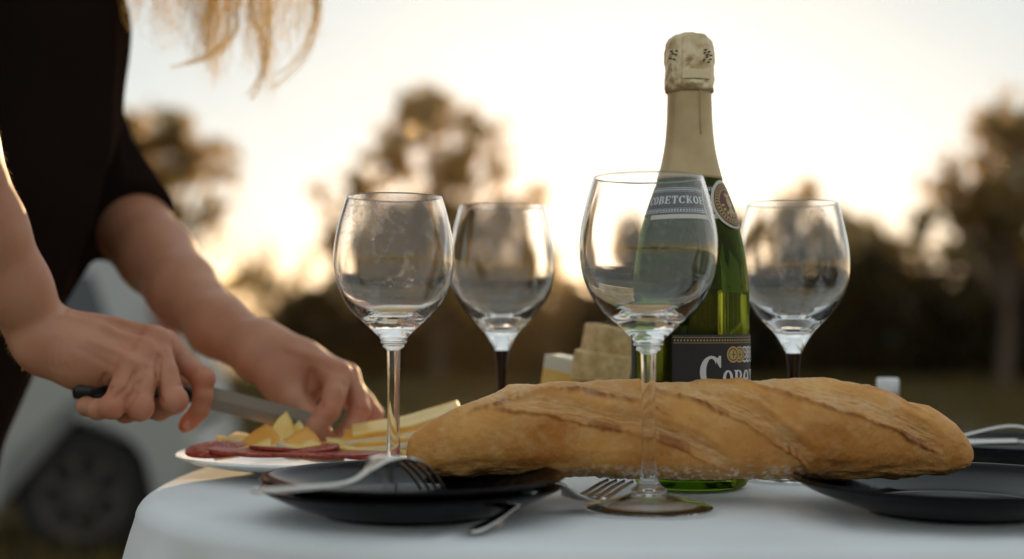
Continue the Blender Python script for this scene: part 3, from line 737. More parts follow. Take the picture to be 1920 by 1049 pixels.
# shoulder label with emblem
nl = panel('shoulder_label', -.066, .047, .1900, .2105, math.radians(42), .0004, M['label_black'], bt)
panel('label_edge', -.060, .047, .1868, .1899, math.radians(42), .00035, M['label_white'], bt)
cv = Cv(.111, .019)
for k in range(55):
    cv.ring(.001+.002*k, .0014, .0013, .0013, .0007, .0007); cv.ring(.001+.002*k, .0162, .0013, .0013, .0007, .0007)
cv.rect(0, .0006, .111, .0003); cv.rect(0, .0032, .111, .0003); cv.rect(0, .0154, .111, .0003); cv.rect(0, .0180, .111, .0003)
wrap('dotted_border', cv.m, CELL, -.065, .1908, math.radians(42), .00062, M['print_white'], nl)
cv = Cv(.052, .008)
for i, g in enumerate('COBETCKOE'): glyph(cv, g, .0004+.0055*i, .001, .0048, .0056, 1.0)
wrap('lettering', cv.m, CELL, -.0375+.0, .1965, math.radians(-1), .00062, M['print_white'], nl)
MP, MZ = math.radians(55), .1975
em = panel('emblem', -.0172, .0172, MZ-.0175, MZ+.0175, MP, .0009, M['label_white'], bt, circ=True)
panel('emblem_field', -.0150, .0150, MZ-.0153, MZ+.0153, MP, .0012, M['label_red'], em, circ=True)
cv = Cv(.034, .034); cx = cy = .017; rr1 = np.hypot(cv.X-cx, cv.Y-cy); an = np.arctan2(cv.Y-cy, cv.X-cx)
cv.m |= np.abs(rr1-.0108) < .00035; cv.m |= np.abs(rr1-.0142) < .00025
cv.m |= (np.abs(rr1-.0125) < .0009) & (np.sin(an*34) > .15)
# device: a head in profile on a wreath, under a small crown
cv.m |= ((cv.X-cx)/.0030)**2 + ((cv.Y-cy-.0012)/.0040)**2 < 1
cv.poly([(cx+.0028, cy+.0015), (cx+.0042, cy), (cx+.0028, cy-.0006)])
cv.poly([(cx-.0045, cy-.0066), (cx-.002, cy-.0028), (cx+.002, cy-.0028), (cx+.0045, cy-.0066)])
cv.poly([(cx-.0030, cy+.0052), (cx-.0038, cy+.0086), (cx-.0016, cy+.0068), (cx, cy+.0092), (cx+.0016, cy+.0068), (cx+.0038, cy+.0086), (cx+.0030, cy+.0052)])
cv.m |= (np.abs(rr1-.0080) < .0014) & (np.sin(an*16) > -.1) & (np.abs(an+math.pi/2) < 2.0)
wrap('emblem_print', cv.m, CELL, -.017, MZ-.017, MP, .00145, M['print_gold'], em)

# ------------------------------------------------------------------ plates
def plate_prof(R, H, foot, t=.0028):
    out = [(0,.0012),(foot-.004,.0012),(foot-.003,0),(foot,0)] + smooth_curve([(foot+.001,.0014),(foot+.010,H*.22),(R*.86,H*.62),(R,H)], 5)
    inn = smooth_curve([(R-.0012,H+.0016),(R-.004,H+.0008),(R*.86,H*.62+t),(foot+.008,H*.22+t+.0004),(foot-.004,t+.0026),(0,t+.0022)], 5)
    return out + inn
def plate(name, c, R, H, foot, mt, label, cat='plate', group=None):
    o = lathe(name, plate_prof(R, H, foot), mt, None, 128); o.location = c; tag(o, label, cat, group); return o
LP = P(772, 900, .825); LPx = LP.x
plate('plate', (LPx, .825, .0004), .0915, .0165, .052, M['black_plate'], 'black plate directly on the cloth, lower of the left pair', group='black plates')
plate('plate', (LPx+.001, .824, .0062), .0915, .0165, .052, M['black_plate'], 'black plate with the fork on it, upper of the left pair', group='black plates')
RP = P(1792, 900, .83).x
plate('plate', (RP, .83, .0004), .098, .0195, .052, M['black_plate'], 'black plate under the right end of the baguette', group='black plates')
BP = P(1925, 850, 1.13).x
plate('plate', (BP, 1.125, .0004), .092, .017, .05, M['black_plate'], 'dark plate holding silver cutlery behind the right end of the baguette', group='black plates')
WPx = P(600, 860, 1.065).x
plate('serving_plate', (WPx, 1.065, .0004), .1105, .0135, .052, M['white_plate'], 'white serving plate holding sliced salami and cheese', 'plate')

# ------------------------------------------------------------------ forks and knives
def strip(pts, wid, th=.0016, dome=.0):
    """flat bar along pts (Vectors) with half widths wid in local y"""
    V = []; F = []; n = len(pts)
    for i, (p, w) in enumerate(zip(pts, wid)):
        for (y, z) in ((-w, 0), (-w*.6, th*.5+dome), (0, th*.62+dome), (w*.6, th*.5+dome), (w, 0), (w*.6, -th*.5), (0, -th*.55), (-w*.6, -th*.5)):
            V.append((p[0], p[1]+y, p[2]+z))
    for i in range(n-1):
        for j in range(8): F.append((i*8+j, i*8+(j+1) % 8, (i+1)*8+(j+1) % 8, (i+1)*8+j))
    F.append(tuple(range(8))[::-1]); F.append(tuple((n-1)*8+j for j in range(8)))
    return V, [f[::-1] for f in F]
def fork(a, b, flip, label, roll=0, Lf=None, arch=.011):
    a, b = Vector(a), Vector(b); d = b-a; Lf = d.length
    t = thing('fork', label, 'fork', a)
    t.rotation_euler = Matrix((d.normalized(), Vector((0, 0, 1)).cross(d).normalized(), d.normalized().cross(Vector((0, 0, 1)).cross(d).normalized()))).transposed().to_euler()
    k = Lf/.16
    if flip: cz = smooth_curve([(0,0),(.03,.001),(.075,.004),(.094,.0120),(.106,.0190),(.118,.0200),(.136,.0165),(.150,.0085),(.16,0)], 4)
    else: cz = smooth_curve([(0,0),(.03,.004),(.070,.0125),(.090,.0105),(.103,.0015),(.115,-.0035),(.130,-.0035),(.148,-.0010),(.16,0)], 4)
    cz = np.array(cz); zf = lambda x: float(np.interp(x, cz[:, 0], cz[:, 1]))
    hx = smooth_curve([(0,.0030),(.006,.0050),(.020,.0046),(.045,.0027),(.08,.0020),(.094,.0027)], 5)
    mk('handle', *strip([(x*k, 0, zf(x)*k) for x, w in hx], [w for x, w in hx], .0022), M['steel'], t)
    hh = smooth_curve([(.0935,.0030),(.100,.0062),(.107,.0105),(.116,.0116),(.122,.0115)], 5)
    mk('head', *strip([(x*k, 0, zf(x)*k) for x, w in hh], [w for x, w in hh], .0017), M['steel'], t)
    for yy in (-.0097, -.0032, .0032, .0097):
        xs = np.linspace(.1205, .16, 12)
        mk('tine', *strip([(x*k, yy*(1-.06*(x-.12)/.04), zf(x)*k) for x in xs], [.00185*(1-.55*((x-.12)/.04)**2) for x in xs], .0018), M['steel'], t)
    return t
fork(P(478, 921, .675), P(812, 919, .795), True, 'fork lying tines down across the upper left black plate')
fork(P(885, 1001, .742) + Vector((0, 0, .0008)), P(1163, 902, .872) + Vector((0, 0, 0)), False, 'fork lying tines up on the cloth between the plates and the front glass')
# cutlery on the back plate
f = fork((BP-.105, 1.085, .0195), (BP+.05, 1.075, .0225), False, 'silver fork resting across the dark plate at far right')
def table_knife(a, b, label):
    a, b = Vector(a), Vector(b); d = b-a; t = thing('table_knife', label, 'knife', a)
    t.rotation_euler = (0, -math.asin(d.z/d.length), math.atan2(d.y, d.x)); k = d.length/.2
    hx = smooth_curve([(0,.006),(.01,.0078),(.06,.006),(.085,.0045)], 4); mk('handle', *strip([(x*k, 0, 0) for x, w in hx], [w for x, w in hx], .004), M['steel'], t)
    hx = smooth_curve([(.0855,.0045),(.10,.0085),(.15,.009),(.185,.0065),(.2,.001)], 4); mk('blade', *strip([(x*k, 0, 0) for x, w in hx], [w for x, w in hx], .0014), M['steel'], t)
table_knife((BP-.11, 1.065, .0215), (BP+.075, 1.070, .0235), 'silver table knife resting across the dark plate at far right')

# ------------------------------------------------------------------ baguette
nu, nv = 1300, 330
upx = np.linspace(0, 1, nu); upx = 762 + 1060*(.5-.5*np.cos(np.pi*upx))*.35 + 1060*upx*.65
top = np.interp(upx, [762,766,774,790,815,850,900,960,1040,1110,1180,1210,1290,1340,1400,1450,1560,1640,1690,1740,1785,1808,1818,1822],
                     [850,826,812,798,784,765,741,718,710,711,712,709,712,712,706,703,710,727,745,762,792,818,838,852])
bot = np.interp(upx, [762,768,780,800,830,870,1000,1100,1300,1500,1650,1750,1790,1808,1818,1822],
                     [851,868,878,886,892,895,896,896,898,898,897,892,884,874,864,853])
ker = np.ones(25)/25
def sm(a):
    p = np.pad(a, 12, mode='edge'); return np.convolve(p, ker, 'valid')
edgew = sst(0, 60, upx-762)*sst(0, 60, 1822-upx)
top = sm(top)*edgew + top*(1-edgew); bot = sm(bot)*edgew + bot*(1-edgew)
BD_ = .8855
mid = (top+bot)/2; hh = (bot-top)/2
vv = np.linspace(-np.pi, np.pi, nv, endpoint=False)      # 0 faces the camera, pi/2 is the crown
U, VV = np.meshgrid(upx, vv, indexing='ij'); MID = mid[:, None]+0*U; HH = hh[:, None]+0*U; TOP = top[:, None]+0*U
sv = np.sin(VV)
sz = np.where(sv < 0, -np.abs(sv)**.72, np.abs(sv)**.95)
T = np.where(np.abs(VV) <= np.pi/2, MID - HH*sz, TOP - (HH - HH*sz)*.9)
T = np.where((VV < -np.pi/2), MID + HH + (HH+HH*sz), T)
slashes = [([850,930,965,1010,1080,1140,1200,1260],[778,744,735,725,724,733,749,775], 26, .9),
           ([900,1020,1100,1150,1210,1270,1330,1370],[752,768,785,797,808,830,862,888], 34, 1.0),
           ([1185,1215,1290,1340,1385,1430,1475,1515],[702,722,744,765,786,815,848,882], 40, 1.15),
           ([1365,1400,1460,1530,1590,1640,1690,1750],[690,712,730,752,768,790,820,845], 42, 1.1),
           ([1570,1600,1650,1690,1740],[700,712,729,749,775], 22, .7),
           ([1270,1340,1400,1450],[716,727,744,772], 16, .45)]
disp = np.zeros_like(U); pale = np.zeros_like(U); brown = np.zeros_like(U); NX = U*.01
wob = 6*fbm(U*.02, T*.02, U*0+3, 4) + 2.5*fbm(U*.09, T*.09, U*0+9, 3)
low = 1-.85*sst(.25, .8, (T-MID)/np.maximum(HH, 1))
for xs, ys, w, s in slashes:
    ly = np.interp(U, xs, ys); d = ly - (T + wob)
    end = sst(xs[0], xs[0]+60, U)*(1-sst(xs[-1]-50, xs[-1], U))
    ok = (VV > -1.45) & (VV < 2.6)
    band = sst(-1, 3, d)*(1-sst(w*.5, w*1.15, d))*end*ok
    disp -= low*.0029*s*band*(1-.45*sst(0, w, d))
    lip = np.exp(-((d+4.0)/3.6)**2)*end*ok
    rag = .5+.5*vnoise(U*.13, T*.05, U*0+xs[0])
    disp += low*.0018*s*lip*(.35+.9*rag) + low*.0009*s*np.exp(-((d-w*1.2)/9)**2)*end*ok
    pale += band*(.6+.4*vnoise(U*.05, T*.35, U*0)); 
    brown += (np.exp(-((d+3)/5.0)**2) + .55*sst(0, 3, d)*(1-sst(4, 12, d)))*end*ok*(.16+.75*sst(-.35, .7, vnoise(U*.016+xs[0], T*.01, U*0)+.5*vnoise(U*.14, T*.03, U*0)))*s
    # torn fibres run along the cut
    disp += .00055*band*vnoise(U*.045, (T-ly)*.38, U*0+xs[1])
disp += .0010*fbm(U*.012, VV*1.4, U*0, 3) + .0004*fbm(U*.08, T*.08, U*0+5, 4) + .00013*fbm(U*.35, T*.35, U*0+8, 3)
under = sst(.55, .9, (T-MID)/np.maximum(HH, 1))
# creased belly at the two ends, floury crackle in the middle
belly = np.exp(-((T-(MID+HH*.62+3*np.sin(U*.02)+5*fbm(U*.02, T*0, U*0, 2)))/9)**2)*(.35+.65*sst(-.4,.3,vnoise(U*.02, U*0, U*0+3)))*(1-sst(1020, 1100, U)*(1-sst(1480, 1540, U)))*(np.abs(VV) < 1.5)
disp -= .0008*belly*sst(800, 850, U)*(1-sst(1760, 1800, U))
mids = sst(1040, 1100, U)*(1-sst(1480, 1560, U))
disp += .0022*under*(1-mids)*fbm(U*.022, T*.10, U*0+21, 3)
disp += .0009*under*mids*fbm(U*.13, T*.13, U*0+1, 3)
flour = under*mids*sst(-.05, .35, fbm(U*.12, T*.2, U*0+4, 4))*.9 + .12*sst(.15, .5, fbm(U*.03, T*.06, U*0+7, 4))*sst(.1, .6, -(T-MID)/np.maximum(HH, 1))
flour += .22*pale*sst(.1, .5, fbm(U*.06, T*.2, U*0+14, 3))
flour = np.clip(flour, 0, 1)
px2m = BD_/FPX
c_pitch = math.cos(PITCH)
X = (U-960)*px2m; Zc = CAM_H + (608-MID)*px2m
Hm = HH*px2m*.985; Dm = np.minimum(.0345, Hm*1.06)
yn = -np.cos(VV); ynn = np.sign(yn)*np.abs(yn)**.92
k = 1 + disp/np.maximum(Hm, .006)*np.clip(Hm/.012, .2, 1)
Yb = BD_ + Dm*ynn*k + .003*np.sin((U-762)/1060*math.pi*2)
Zb = Zc + Hm*sz*k
Vb = np.stack([X, Yb, Zb], -1).reshape(-1, 3)
I = np.arange(nu*nv).reshape(nu, nv); Fb = np.stack([I[:-1], np.roll(I, -1, 1)[:-1], np.roll(I, -1, 1)[1:], I[1:]], -1).reshape(-1, 4)
m = M['bread'] = mat('baked_crust', (.5, .25, .08), .62, spec=.35, sss=.08, sss_r=(1, .5, .2), sss_s=.004)
def attr(m, n): a = N(m, 'ShaderNodeAttribute'); a.attribute_name = n; return a.outputs['Fac']
def mixc(m, fac, a, b):
    x = N(m, 'ShaderNodeMix'); x.data_type = 'RGBA'
    if isinstance(fac, float): x.inputs[0].default_value = fac
    else: L(m, fac, x.inputs[0])
    for s_, v_ in ((6, a), (7, b)):
        if isinstance(v_, tuple): x.inputs[s_].default_value = (*v_, 1)
        else: L(m, v_, x.inputs[s_])
    return x.outputs[2]
base = noise_col(m, 22, (.46, .175, .034), (.66, .33, .09), 7, .32, .68)
tcn = N(m, 'ShaderNodeTexCoord'); sp = N(m, 'ShaderNodeTexVoronoi'); sp.inputs['Scale'].default_value = 110; L(m, tcn.outputs['Object'], sp.inputs['Vector'])
rs = N(m, 'ShaderNodeMapRange'); rs.inputs[1].default_value = .05; rs.inputs[2].default_value = .12; rs.inputs[3].default_value = .35; rs.inputs[4].default_value = 0; L(m, sp.outputs[0], rs.inputs[0])
nb2 = N(m, 'ShaderNodeTexNoise'); nb2.inputs['Scale'].default_value = 75; nb2.inputs['Detail'].default_value = 8; nb2.inputs['Roughness'].default_value = .65; L(m, tcn.outputs['Object'], nb2.inputs['Vector'])
rb2 = N(m, 'ShaderNodeMapRange'); rb2.inputs[1].default_value = .48; rb2.inputs[2].default_value = .72; rb2.inputs[3].default_value = 0; rb2.inputs[4].default_value = .5; L(m, nb2.outputs[0], rb2.inputs[0])
base = mixc(m, rb2.outputs[0], base, (.66, .42, .19))
c1 = mixc(m, rs.outputs[0], base, (.26, .10, .03))
c2 = mixc(m, attr(m, 'pale'), c1, (.70, .46, .22)); c3 = mixc(m, attr(m, 'brown'), c2, (.22, .066, .015))
c4 = mixc(m, attr(m, 'under'), c3, (.36, .25, .11))
c5 = mixc(m, attr(m, 'flour'), c4, (.74, .64, .52)); L(m, c5, bsdf(m).inputs['Base Color'])
bump_noise(m, 260, .5, .0007, 6)
o = mk('baguette', Vb, Fb, m, None, True, dict(pale=np.clip(pale*.6, 0, 1), brown=np.clip(brown*1.05, 0, .95), flour=flour, under=under*.5))
tag(o, 'crusty baguette with diagonal slashes lying across the plates', 'bread')

# ------------------------------------------------------------------ food on the white plate
def slab(name, pts, th, mats, label, cat, c, rot, group=None, bend=0, seg=1):
    """slice cut to the outline pts, thickness th, softly bent"""
    n = len(pts); rings = [(.0, .93), (.12*th, 1.0), (.88*th, 1.0), (th, .93)]
    cx = sum(p[0] for p in pts)/n; cy = sum(p[1] for p in pts)/n; V = []; F = []
    def zb(x): return bend*(x/.03)**2
    for z, k in rings:
        kk = 1-(1-k)*.15
        for x, y in pts: xx, yy = cx+(x-cx)*kk, cy+(y-cy)*kk; V.append((xx, yy, z+zb(xx)))
    # inner rings so that faces can bend
    for f in (.66, .33):
        for z in (0, th):
            for x, y in pts: xx, yy = cx+(x-cx)*f, cy+(y-cy)*f; V.append((xx, yy, z+zb(xx)))
    V.append((cx, cy, zb(cx))); V.append((cx, cy, th+zb(cx)))
    for r in range(3):
        for i in range(n): F.append((r*n+i, r*n+(i+1) % n, (r+1)*n+(i+1) % n, (r+1)*n+i))
    b1, t1, b2, t2 = 4*n, 5*n, 6*n, 7*n
    nside = len(F)
    for i in range(n):
        j = (i+1) % n
        F += [(i, b1+i, b1+j, j), (3*n+i, 3*n+j, t1+j, t1+i), (b1+i, b2+i, b2+j, b1+j), (t1+i, t1+j, t2+j, t2+i), (b2+i, 8*n, b2+j), (t2+i, t2+j, 8*n+1)]
    o = mk(name, V, F, mats[0], None, True); o.data.materials.append(mats[1])
    for i in range(nside): o.data.polygons[i].material_index = 1
    o.location = c; o.rotation_euler = rot; tag(o, label, cat, group); return o
circ = lambda r, n=28, e=1.0: [(r*math.cos(2*math.pi*i/n), r*e*math.sin(2*math.pi*i/n)) for i in range(n)]
tri = lambda a, b, sk=0: [(x, y) for x, y in smooth_curve([(-a/2, -b/2), (0, -b/2-.0006), (a/2, -b/2), (a/4+sk, 0), (sk, b/2), (-a/4+sk, 0)], 2)]
quad = lambda a, b: [(-a/2, -b/2), (0, -b/2), (a/2, -b/2), (a/2, 0), (a/2, b/2), (0, b/2), (-a/2, b/2), (-a/2, 0)]
sal = [(405,849,1.000,.3,(.16,-.05)),(448,853,.992,.9,(.05,.03)),(494,856,.985,1.7,(.02,-.04)),(545,858,.982,2.4,(.03,.03)),(598,859,.980,3.1,(0,-.03)),(648,860,.982,.5,(-.02,.02)),(695,859,.988,1.2,(.02,0)),(520,848,1.004,2.2,(.09,.02)),(575,849,1.000,.2,(.04,-.05))]
SALAB = ['salami slice at the far left tip of the row, curling off the white plate', 'second salami slice from the left end of the row',
         'third salami slice from the left, under the front cheese slice', 'salami slice in the middle of the front row, below the upright cheese',
         'front salami slice below the tip of the kitchen knife', 'front salami slice below the fingertips of the far hand',
         'rightmost salami slice, behind the stem of the spotted glass', 'upper salami slice lying on the left half of the row',
         'upper salami slice lying on the right half of the row']
for i, (x, y, D, rz, (rx, ry)) in enumerate(sal):
    p = P(x, y, D); slab('salami_slice', circ(.0235, 28, .92), .0024, (M['salami'], M['salami_rind']),
        SALAB[i], 'salami slice', (p.x, p.y+.006, p.z+.0008), (rx, ry, rz), 'salami slices on the white plate', bend=.0012*((i % 3)-1))
CH = (M['cheese'], M['cheese_edge'])
grpL = 'cheese slices in the left pile'; grpR = 'cheese slices in the right pile'
for (x, y, D, a, b, rot, lab) in [
    (440,832,1.045,.050,.045,(.15,-.10,.3),'pale cheese slice lying at the left end of the white plate'),
    (480,828,1.035,.055,.040,(.45,-.22,-.2),'cheese slice leaning at the middle of the left pile, left of the upright one'),
    (520,812,1.055,.040,.042,(.85,.30,.35),'pointed cheese slice standing upright at the top of the left pile'),
    (560,832,1.030,.052,.040,(.50,.18,.15),'cheese slice leaning right of the upright one in the left pile'),
    (600,846,1.020,.055,.036,(.16,.20,-.3),'cheese slice lying flat towards the fingertips'),
    (415,838,1.035,.034,.026,(.30,-.15,.8),'small curled cheese slice at the far left of the left pile'),
    (500,840,1.015,.046,.026,(.35,.02,.1),'cheese slice directly on the salami at the front of the left pile'),
    (545,822,1.060,.040,.032,(.7,-.25,-.5),'small cheese slice half hidden behind the upright one'),
    (575,844,1.012,.040,.022,(.45,.1,.4),'narrow cheese slice on the salami at the right end of the left pile')]:
    p = P(x, y, D); slab('cheese_slice', tri(a, b, .004), .0035, CH if x not in (480, 560) else (M['cheese_orange'], M['cheese_edge']), lab, 'cheese slice', p, rot, grpL, bend=.0015)
for i, (x, y, D, a, b, rot, lab) in enumerate([
    (700,848,1.035,.070,.040,(.10,.05,.2),'lowest cheese slice of the right pile'),
    (715,838,1.040,.075,.036,(.16,-.10,.1),'second lowest cheese slice of the right pile'),
    (735,828,1.045,.080,.034,(.14,-.14,-.1),'middle cheese slice of the right pile'),
    (750,815,1.050,.085,.036,(.20,-.18,.05),'second highest cheese slice of the right pile'),
    (765,800,1.060,.085,.036,(.16,-.22,.1),'highest tilted cheese slice of the right pile')]):
    p = P(x, y, D); slab('cheese_slice', quad(a, b), .0045, (M['cheese'] if i % 2 == 0 else M['cheese_orange'], M['cheese_edge'] if i % 2 else M['cheese']), lab, 'cheese slice', p, rot, grpR, bend=.0015)
# blocks of cheese behind the baguette
def block(name, w, d, h, mats, label, c, rot, cuts=3, seed=0):
    rg = np.random.RandomState(seed); n = 8
    V = []; F = []
    # rounded box from a cube grid
    import bmesh
    bm = bmesh.new(); bmesh.ops.create_cube(bm, size=1.0); bmesh.ops.subdivide_edges(bm, edges=bm.edges[:], cuts=6, use_grid_fill=True)
    for v in bm.verts:
        q = np.array(v.co); nz = float(vnoise(np.array(q[0]*3+seed), np.array(q[1]*3.), np.array(q[2]*3.)))
        v.co = Vector((q[0]*w, q[1]*d, q[2]*h)) * (1+.035*nz)
    me = bpy.data.meshes.new(name); bm.to_mesh(me); bm.free()
    for mm in mats: me.materials.append(mm)
    for p in me.polygons:
        p.use_smooth = False
        if len(mats) > 1 and (p.normal.x < -.7): p.material_index = 1
        if len(mats) > 2 and (p.normal.z > .7 or p.center.z > h*.36): p.material_index = 2
    o = bpy.data.objects.new(name, me); COL.objects.link(o); o.location = c; o.rotation_euler = rot
    bevel(o, .0012, 2); return tag(o, label, 'cheese', 'cheese pieces behind the baguette')
p = P(1072, 700, 1.10); block('cheese_block', .046, .035, .082, (M['cheese'], M['cheese_orange'], M['cheese_edge']), 'pale yellow cheese block standing left behind the front glass', (p.x, 1.125, .046), (0, math.radians(9), math.radians(-22)), seed=3)
for i, (x, y, D, w, h, ry, lab) in enumerate([(1140,648,1.105,.036,.030,12,'highest rough tan piece of cheese beside the bottle'),(1128,690,1.095,.046,.024,8,'rough tan piece of cheese in the middle of the stack beside the bottle')]):
    p = P(x, y, D); block('cheese_piece', w, .034, h, (M['cheese_tan'],), lab, tuple(p), (0, math.radians(ry), math.radians(14-20*i)), seed=5+i)
p = P(1130, 760, 1.095); block('cheese_piece', .05, .04, .062, (M['cheese_tan'],), 'rough tan piece of cheese at the bottom of the stack beside the bottle', (p.x, p.y, .034), (0, 0, .1), seed=9)
# small white shaker
p = P(1665, 760, 1.15)
t = thing('shaker', 'small white plastic shaker standing behind the right part of the baguette', 'shaker', (p.x, 1.15, .0003))
lathe('shaker_body', [(0,0),(.0085,0),(.0092,.001),(.0092,.050),(.009,.052),(0,.052)], M['white_plastic'], t, 32)
lathe('band', [(.0094,.0525),(.0094,.0560),(.0090,.0560),(.0090,.0525)], M['red_plastic'], t, 32)
lathe('lid', [(0,.0522),(.0091,.0523),(.0093,.066),(.0086,.0685),(0,.0690)], M['white_plastic'], t, 32)

# ------------------------------------------------------------------ the person: bodies from blended capsules
def surf_nets(f, org, h):
    s = f < 0; nx, ny, nz = f.shape
    c = [s[i:nx-1+i, j:ny-1+j, k:nz-1+k] for i in (0, 1) for j in (0, 1) for k in (0, 1)]
    any_ = np.logical_or.reduce(c); all_ = np.logical_and.reduce(c); act = any_ & ~all_
    idx = np.argwhere(act); vid = -np.ones(act.shape, dtype=np.int64); vid[act] = np.arange(len(idx))
    acc = np.zeros((len(idx), 3)); cnt = np.zeros(len(idx))
    corners = [(i, j, k) for i in (0, 1) for j in (0, 1) for k in (0, 1)]
    for a in corners:
        for ax in range(3):
            if a[ax] == 0:
                b = list(a); b[ax] = 1
                fa = f[idx[:, 0]+a[0], idx[:, 1]+a[1], idx[:, 2]+a[2]]; fb = f[idx[:, 0]+b[0], idx[:, 1]+b[1], idx[:, 2]+b[2]]
                mm = (fa < 0) != (fb < 0); t = np.where(mm, fa/(fa-fb+1e-12), 0)
                pt = np.tile(np.array(a, float), (len(idx), 1)); pt[:, ax] = t
                acc += pt*mm[:, None]; cnt += mm
    V = (idx + acc/cnt[:, None])*h + org; F = []
    for ax in range(3):
        o1, o2 = (ax+1) % 3, (ax+2) % 3
        sl0 = [slice(None)]*3; sl1 = [slice(None)]*3; sl0[ax] = slice(0, -1); sl1[ax] = slice(1, None)
        ch = s[tuple(sl0)] != s[tuple(sl1)]; q = np.argwhere(ch)
        q = q[(q[:, o1] > 0) & (q[:, o2] > 0) & (q[:, o1] < f.shape[o1]-1) & (q[:, o2] < f.shape[o2]-1)]
        ins = s[q[:, 0], q[:, 1], q[:, 2]]
        def g(d1, d2): r = q.copy(); r[:, o1] += d1; r[:, o2] += d2; return vid[r[:, 0], r[:, 1], r[:, 2]]
        a, b, c2, d = g(-1, -1), g(0, -1), g(0, 0), g(-1, 0)
        quad_ = np.stack([a, b, c2, d], 1); quad_[~ins] = quad_[~ins][:, ::-1]; F.append(quad_)
    F = np.concatenate(F); F = F[(F >= 0).all(1)]
    return V, F
def smin(a, b, k):
    if k <= 0: return np.minimum(a, b)
    h = np.clip(.5+.5*(b-a)/k, 0, 1); return b*(1-h)+a*h - k*h*(1-h)
class SDF:
    def __init__(s, lo, hi, h):
        s.h = h; s.o = np.array(lo); n = np.ceil((np.array(hi)-s.o)/h).astype(int)+1; s.n = n; s.f = np.full(n, .05, dtype=np.float32)
    def _cap(s, a, b, ra, rb, pad, sq=None):
        lo = np.minimum(np.array(a)-ra, np.array(b)-rb)-pad; hi = np.maximum(np.array(a)+ra, np.array(b)+rb)+pad
        i0 = np.clip(np.floor((lo-s.o)/s.h).astype(int), 0, s.n); i1 = np.clip(np.ceil((hi-s.o)/s.h).astype(int)+1, 0, s.n)
        if (i1 <= i0).any(): return None
        g = np.meshgrid(*[s.o[k]+s.h*np.arange(i0[k], i1[k]) for k in range(3)], indexing='ij')
        p = np.stack(g, -1)-np.array(a); ba = np.array(b)-np.array(a); L2 = max(ba@ba, 1e-12)
        t = np.clip((p@ba)/L2, 0, 1); q = p - t[..., None]*ba
        if sq is not None:                                  # squash along direction sq[0] by factor sq[1]
            d = np.array(sq[0])/np.linalg.norm(sq[0]); pr = q@d; dist = np.sqrt(np.maximum(0, (q*q).sum(-1)-pr**2) + (pr*sq[1])**2)
        else: dist = np.sqrt((q*q).sum(-1))
        return tuple(slice(i0[k], i1[k]) for k in range(3)), (dist-(ra+(rb-ra)*t)).astype(np.float32)
    def chain(s, pts, k=.003, tgt=None, sq=None):
        f = s.f if tgt is None else tgt
        for (a, ra), (b, rb) in zip(pts[:-1], pts[1:]):
            r = s._cap(a, b, ra, rb, k+s.h*4, sq)
            if r is None: continue
            sl, d = r; f[sl] = smin(f[sl], d, k)
    def new(s): return np.full(s.n, .05, dtype=np.float32)
    def cut(s, a, b, r, k=.001):
        rr = s._cap(a, b, r, r, k+s.h*3)
        if rr is None: return
        sl, d = rr; s.f[sl] = -smin(-s.f[sl], d, k)
    def mesh(s):
        V, F = surf_nets(s.f, s.o, s.h); return V, F
def Q(px, py, D, r): return (tuple(P(px, py, D)), r)

def hand_mesh(arm, palm, fingers, thumb, extra, cuts, lo, hi, h=.0013, kpalm=.010):
    S = SDF(lo, hi, h)
    for c in arm: S.chain(c, .012)
    for c in palm: S.chain(c, kpalm)
    Ff = S.new()
    for c in fingers:
        c = [(p_, r_*(1 if i_ == 0 else .93)) for i_, (p_, r_) in enumerate(c)]
        G1 = S.new(); S.chain(c, .0025, G1)
        Ff = smin(Ff, G1, .0008)
    S.f = smin(S.f, Ff, .0055)
    G1 = S.new(); S.chain(thumb, .003, G1); S.f = smin(S.f, G1, .006)
    for c, k in extra: S.chain(c, k)
    for a, b, r in cuts: S.cut(a, b, r)
    return S.mesh()

def carve(V, F, lines):
    """press skin folds (depth > 0) or raise tendons (depth < 0) along lines given on the camera side of the skin"""
    V = np.array(V); n = np.zeros_like(V); a, b, c = V[F[:, 0]], V[F[:, 1]], V[F[:, 2]]; fn = np.cross(b-a, c-a)
    for i in range(4): np.add.at(n, F[:, i], fn)
    n /= np.linalg.norm(n, axis=1)[:, None] + 1e-12
    cs, sn = math.cos(PITCH), math.sin(PITCH)
    y = V[:, 1]*cs + (V[:, 2]-CAM_H)*sn; z = -V[:, 1]*sn + (V[:, 2]-CAM_H)*cs
    px = 960 + FPX*V[:, 0]/y; py = 524.5 - FPX*z/y
    view = np.array([0, 0, CAM_H])-V; view /= np.linalg.norm(view, axis=1)[:, None]; face = (n*view).sum(1)
    if face.mean() != face.mean(): return V
    d = np.zeros(len(V))
    for pts, w, dep in lines:
        best = np.full(len(V), 1e9)
        for (x0, y0), (x1, y1) in zip(pts[:-1], pts[1:]):
            L2 = (x1-x0)**2+(y1-y0)**2; t = np.clip(((px-x0)*(x1-x0)+(py-y0)*(y1-y0))/L2, 0, 1)
            best = np.minimum(best, np.hypot(px-x0-t*(x1-x0), py-y0-t*(y1-y0)))
        d += dep*np.exp(-(best/w)**2)*np.clip((face-.05)*4, 0, 1)
    return V - n*d[:, None]

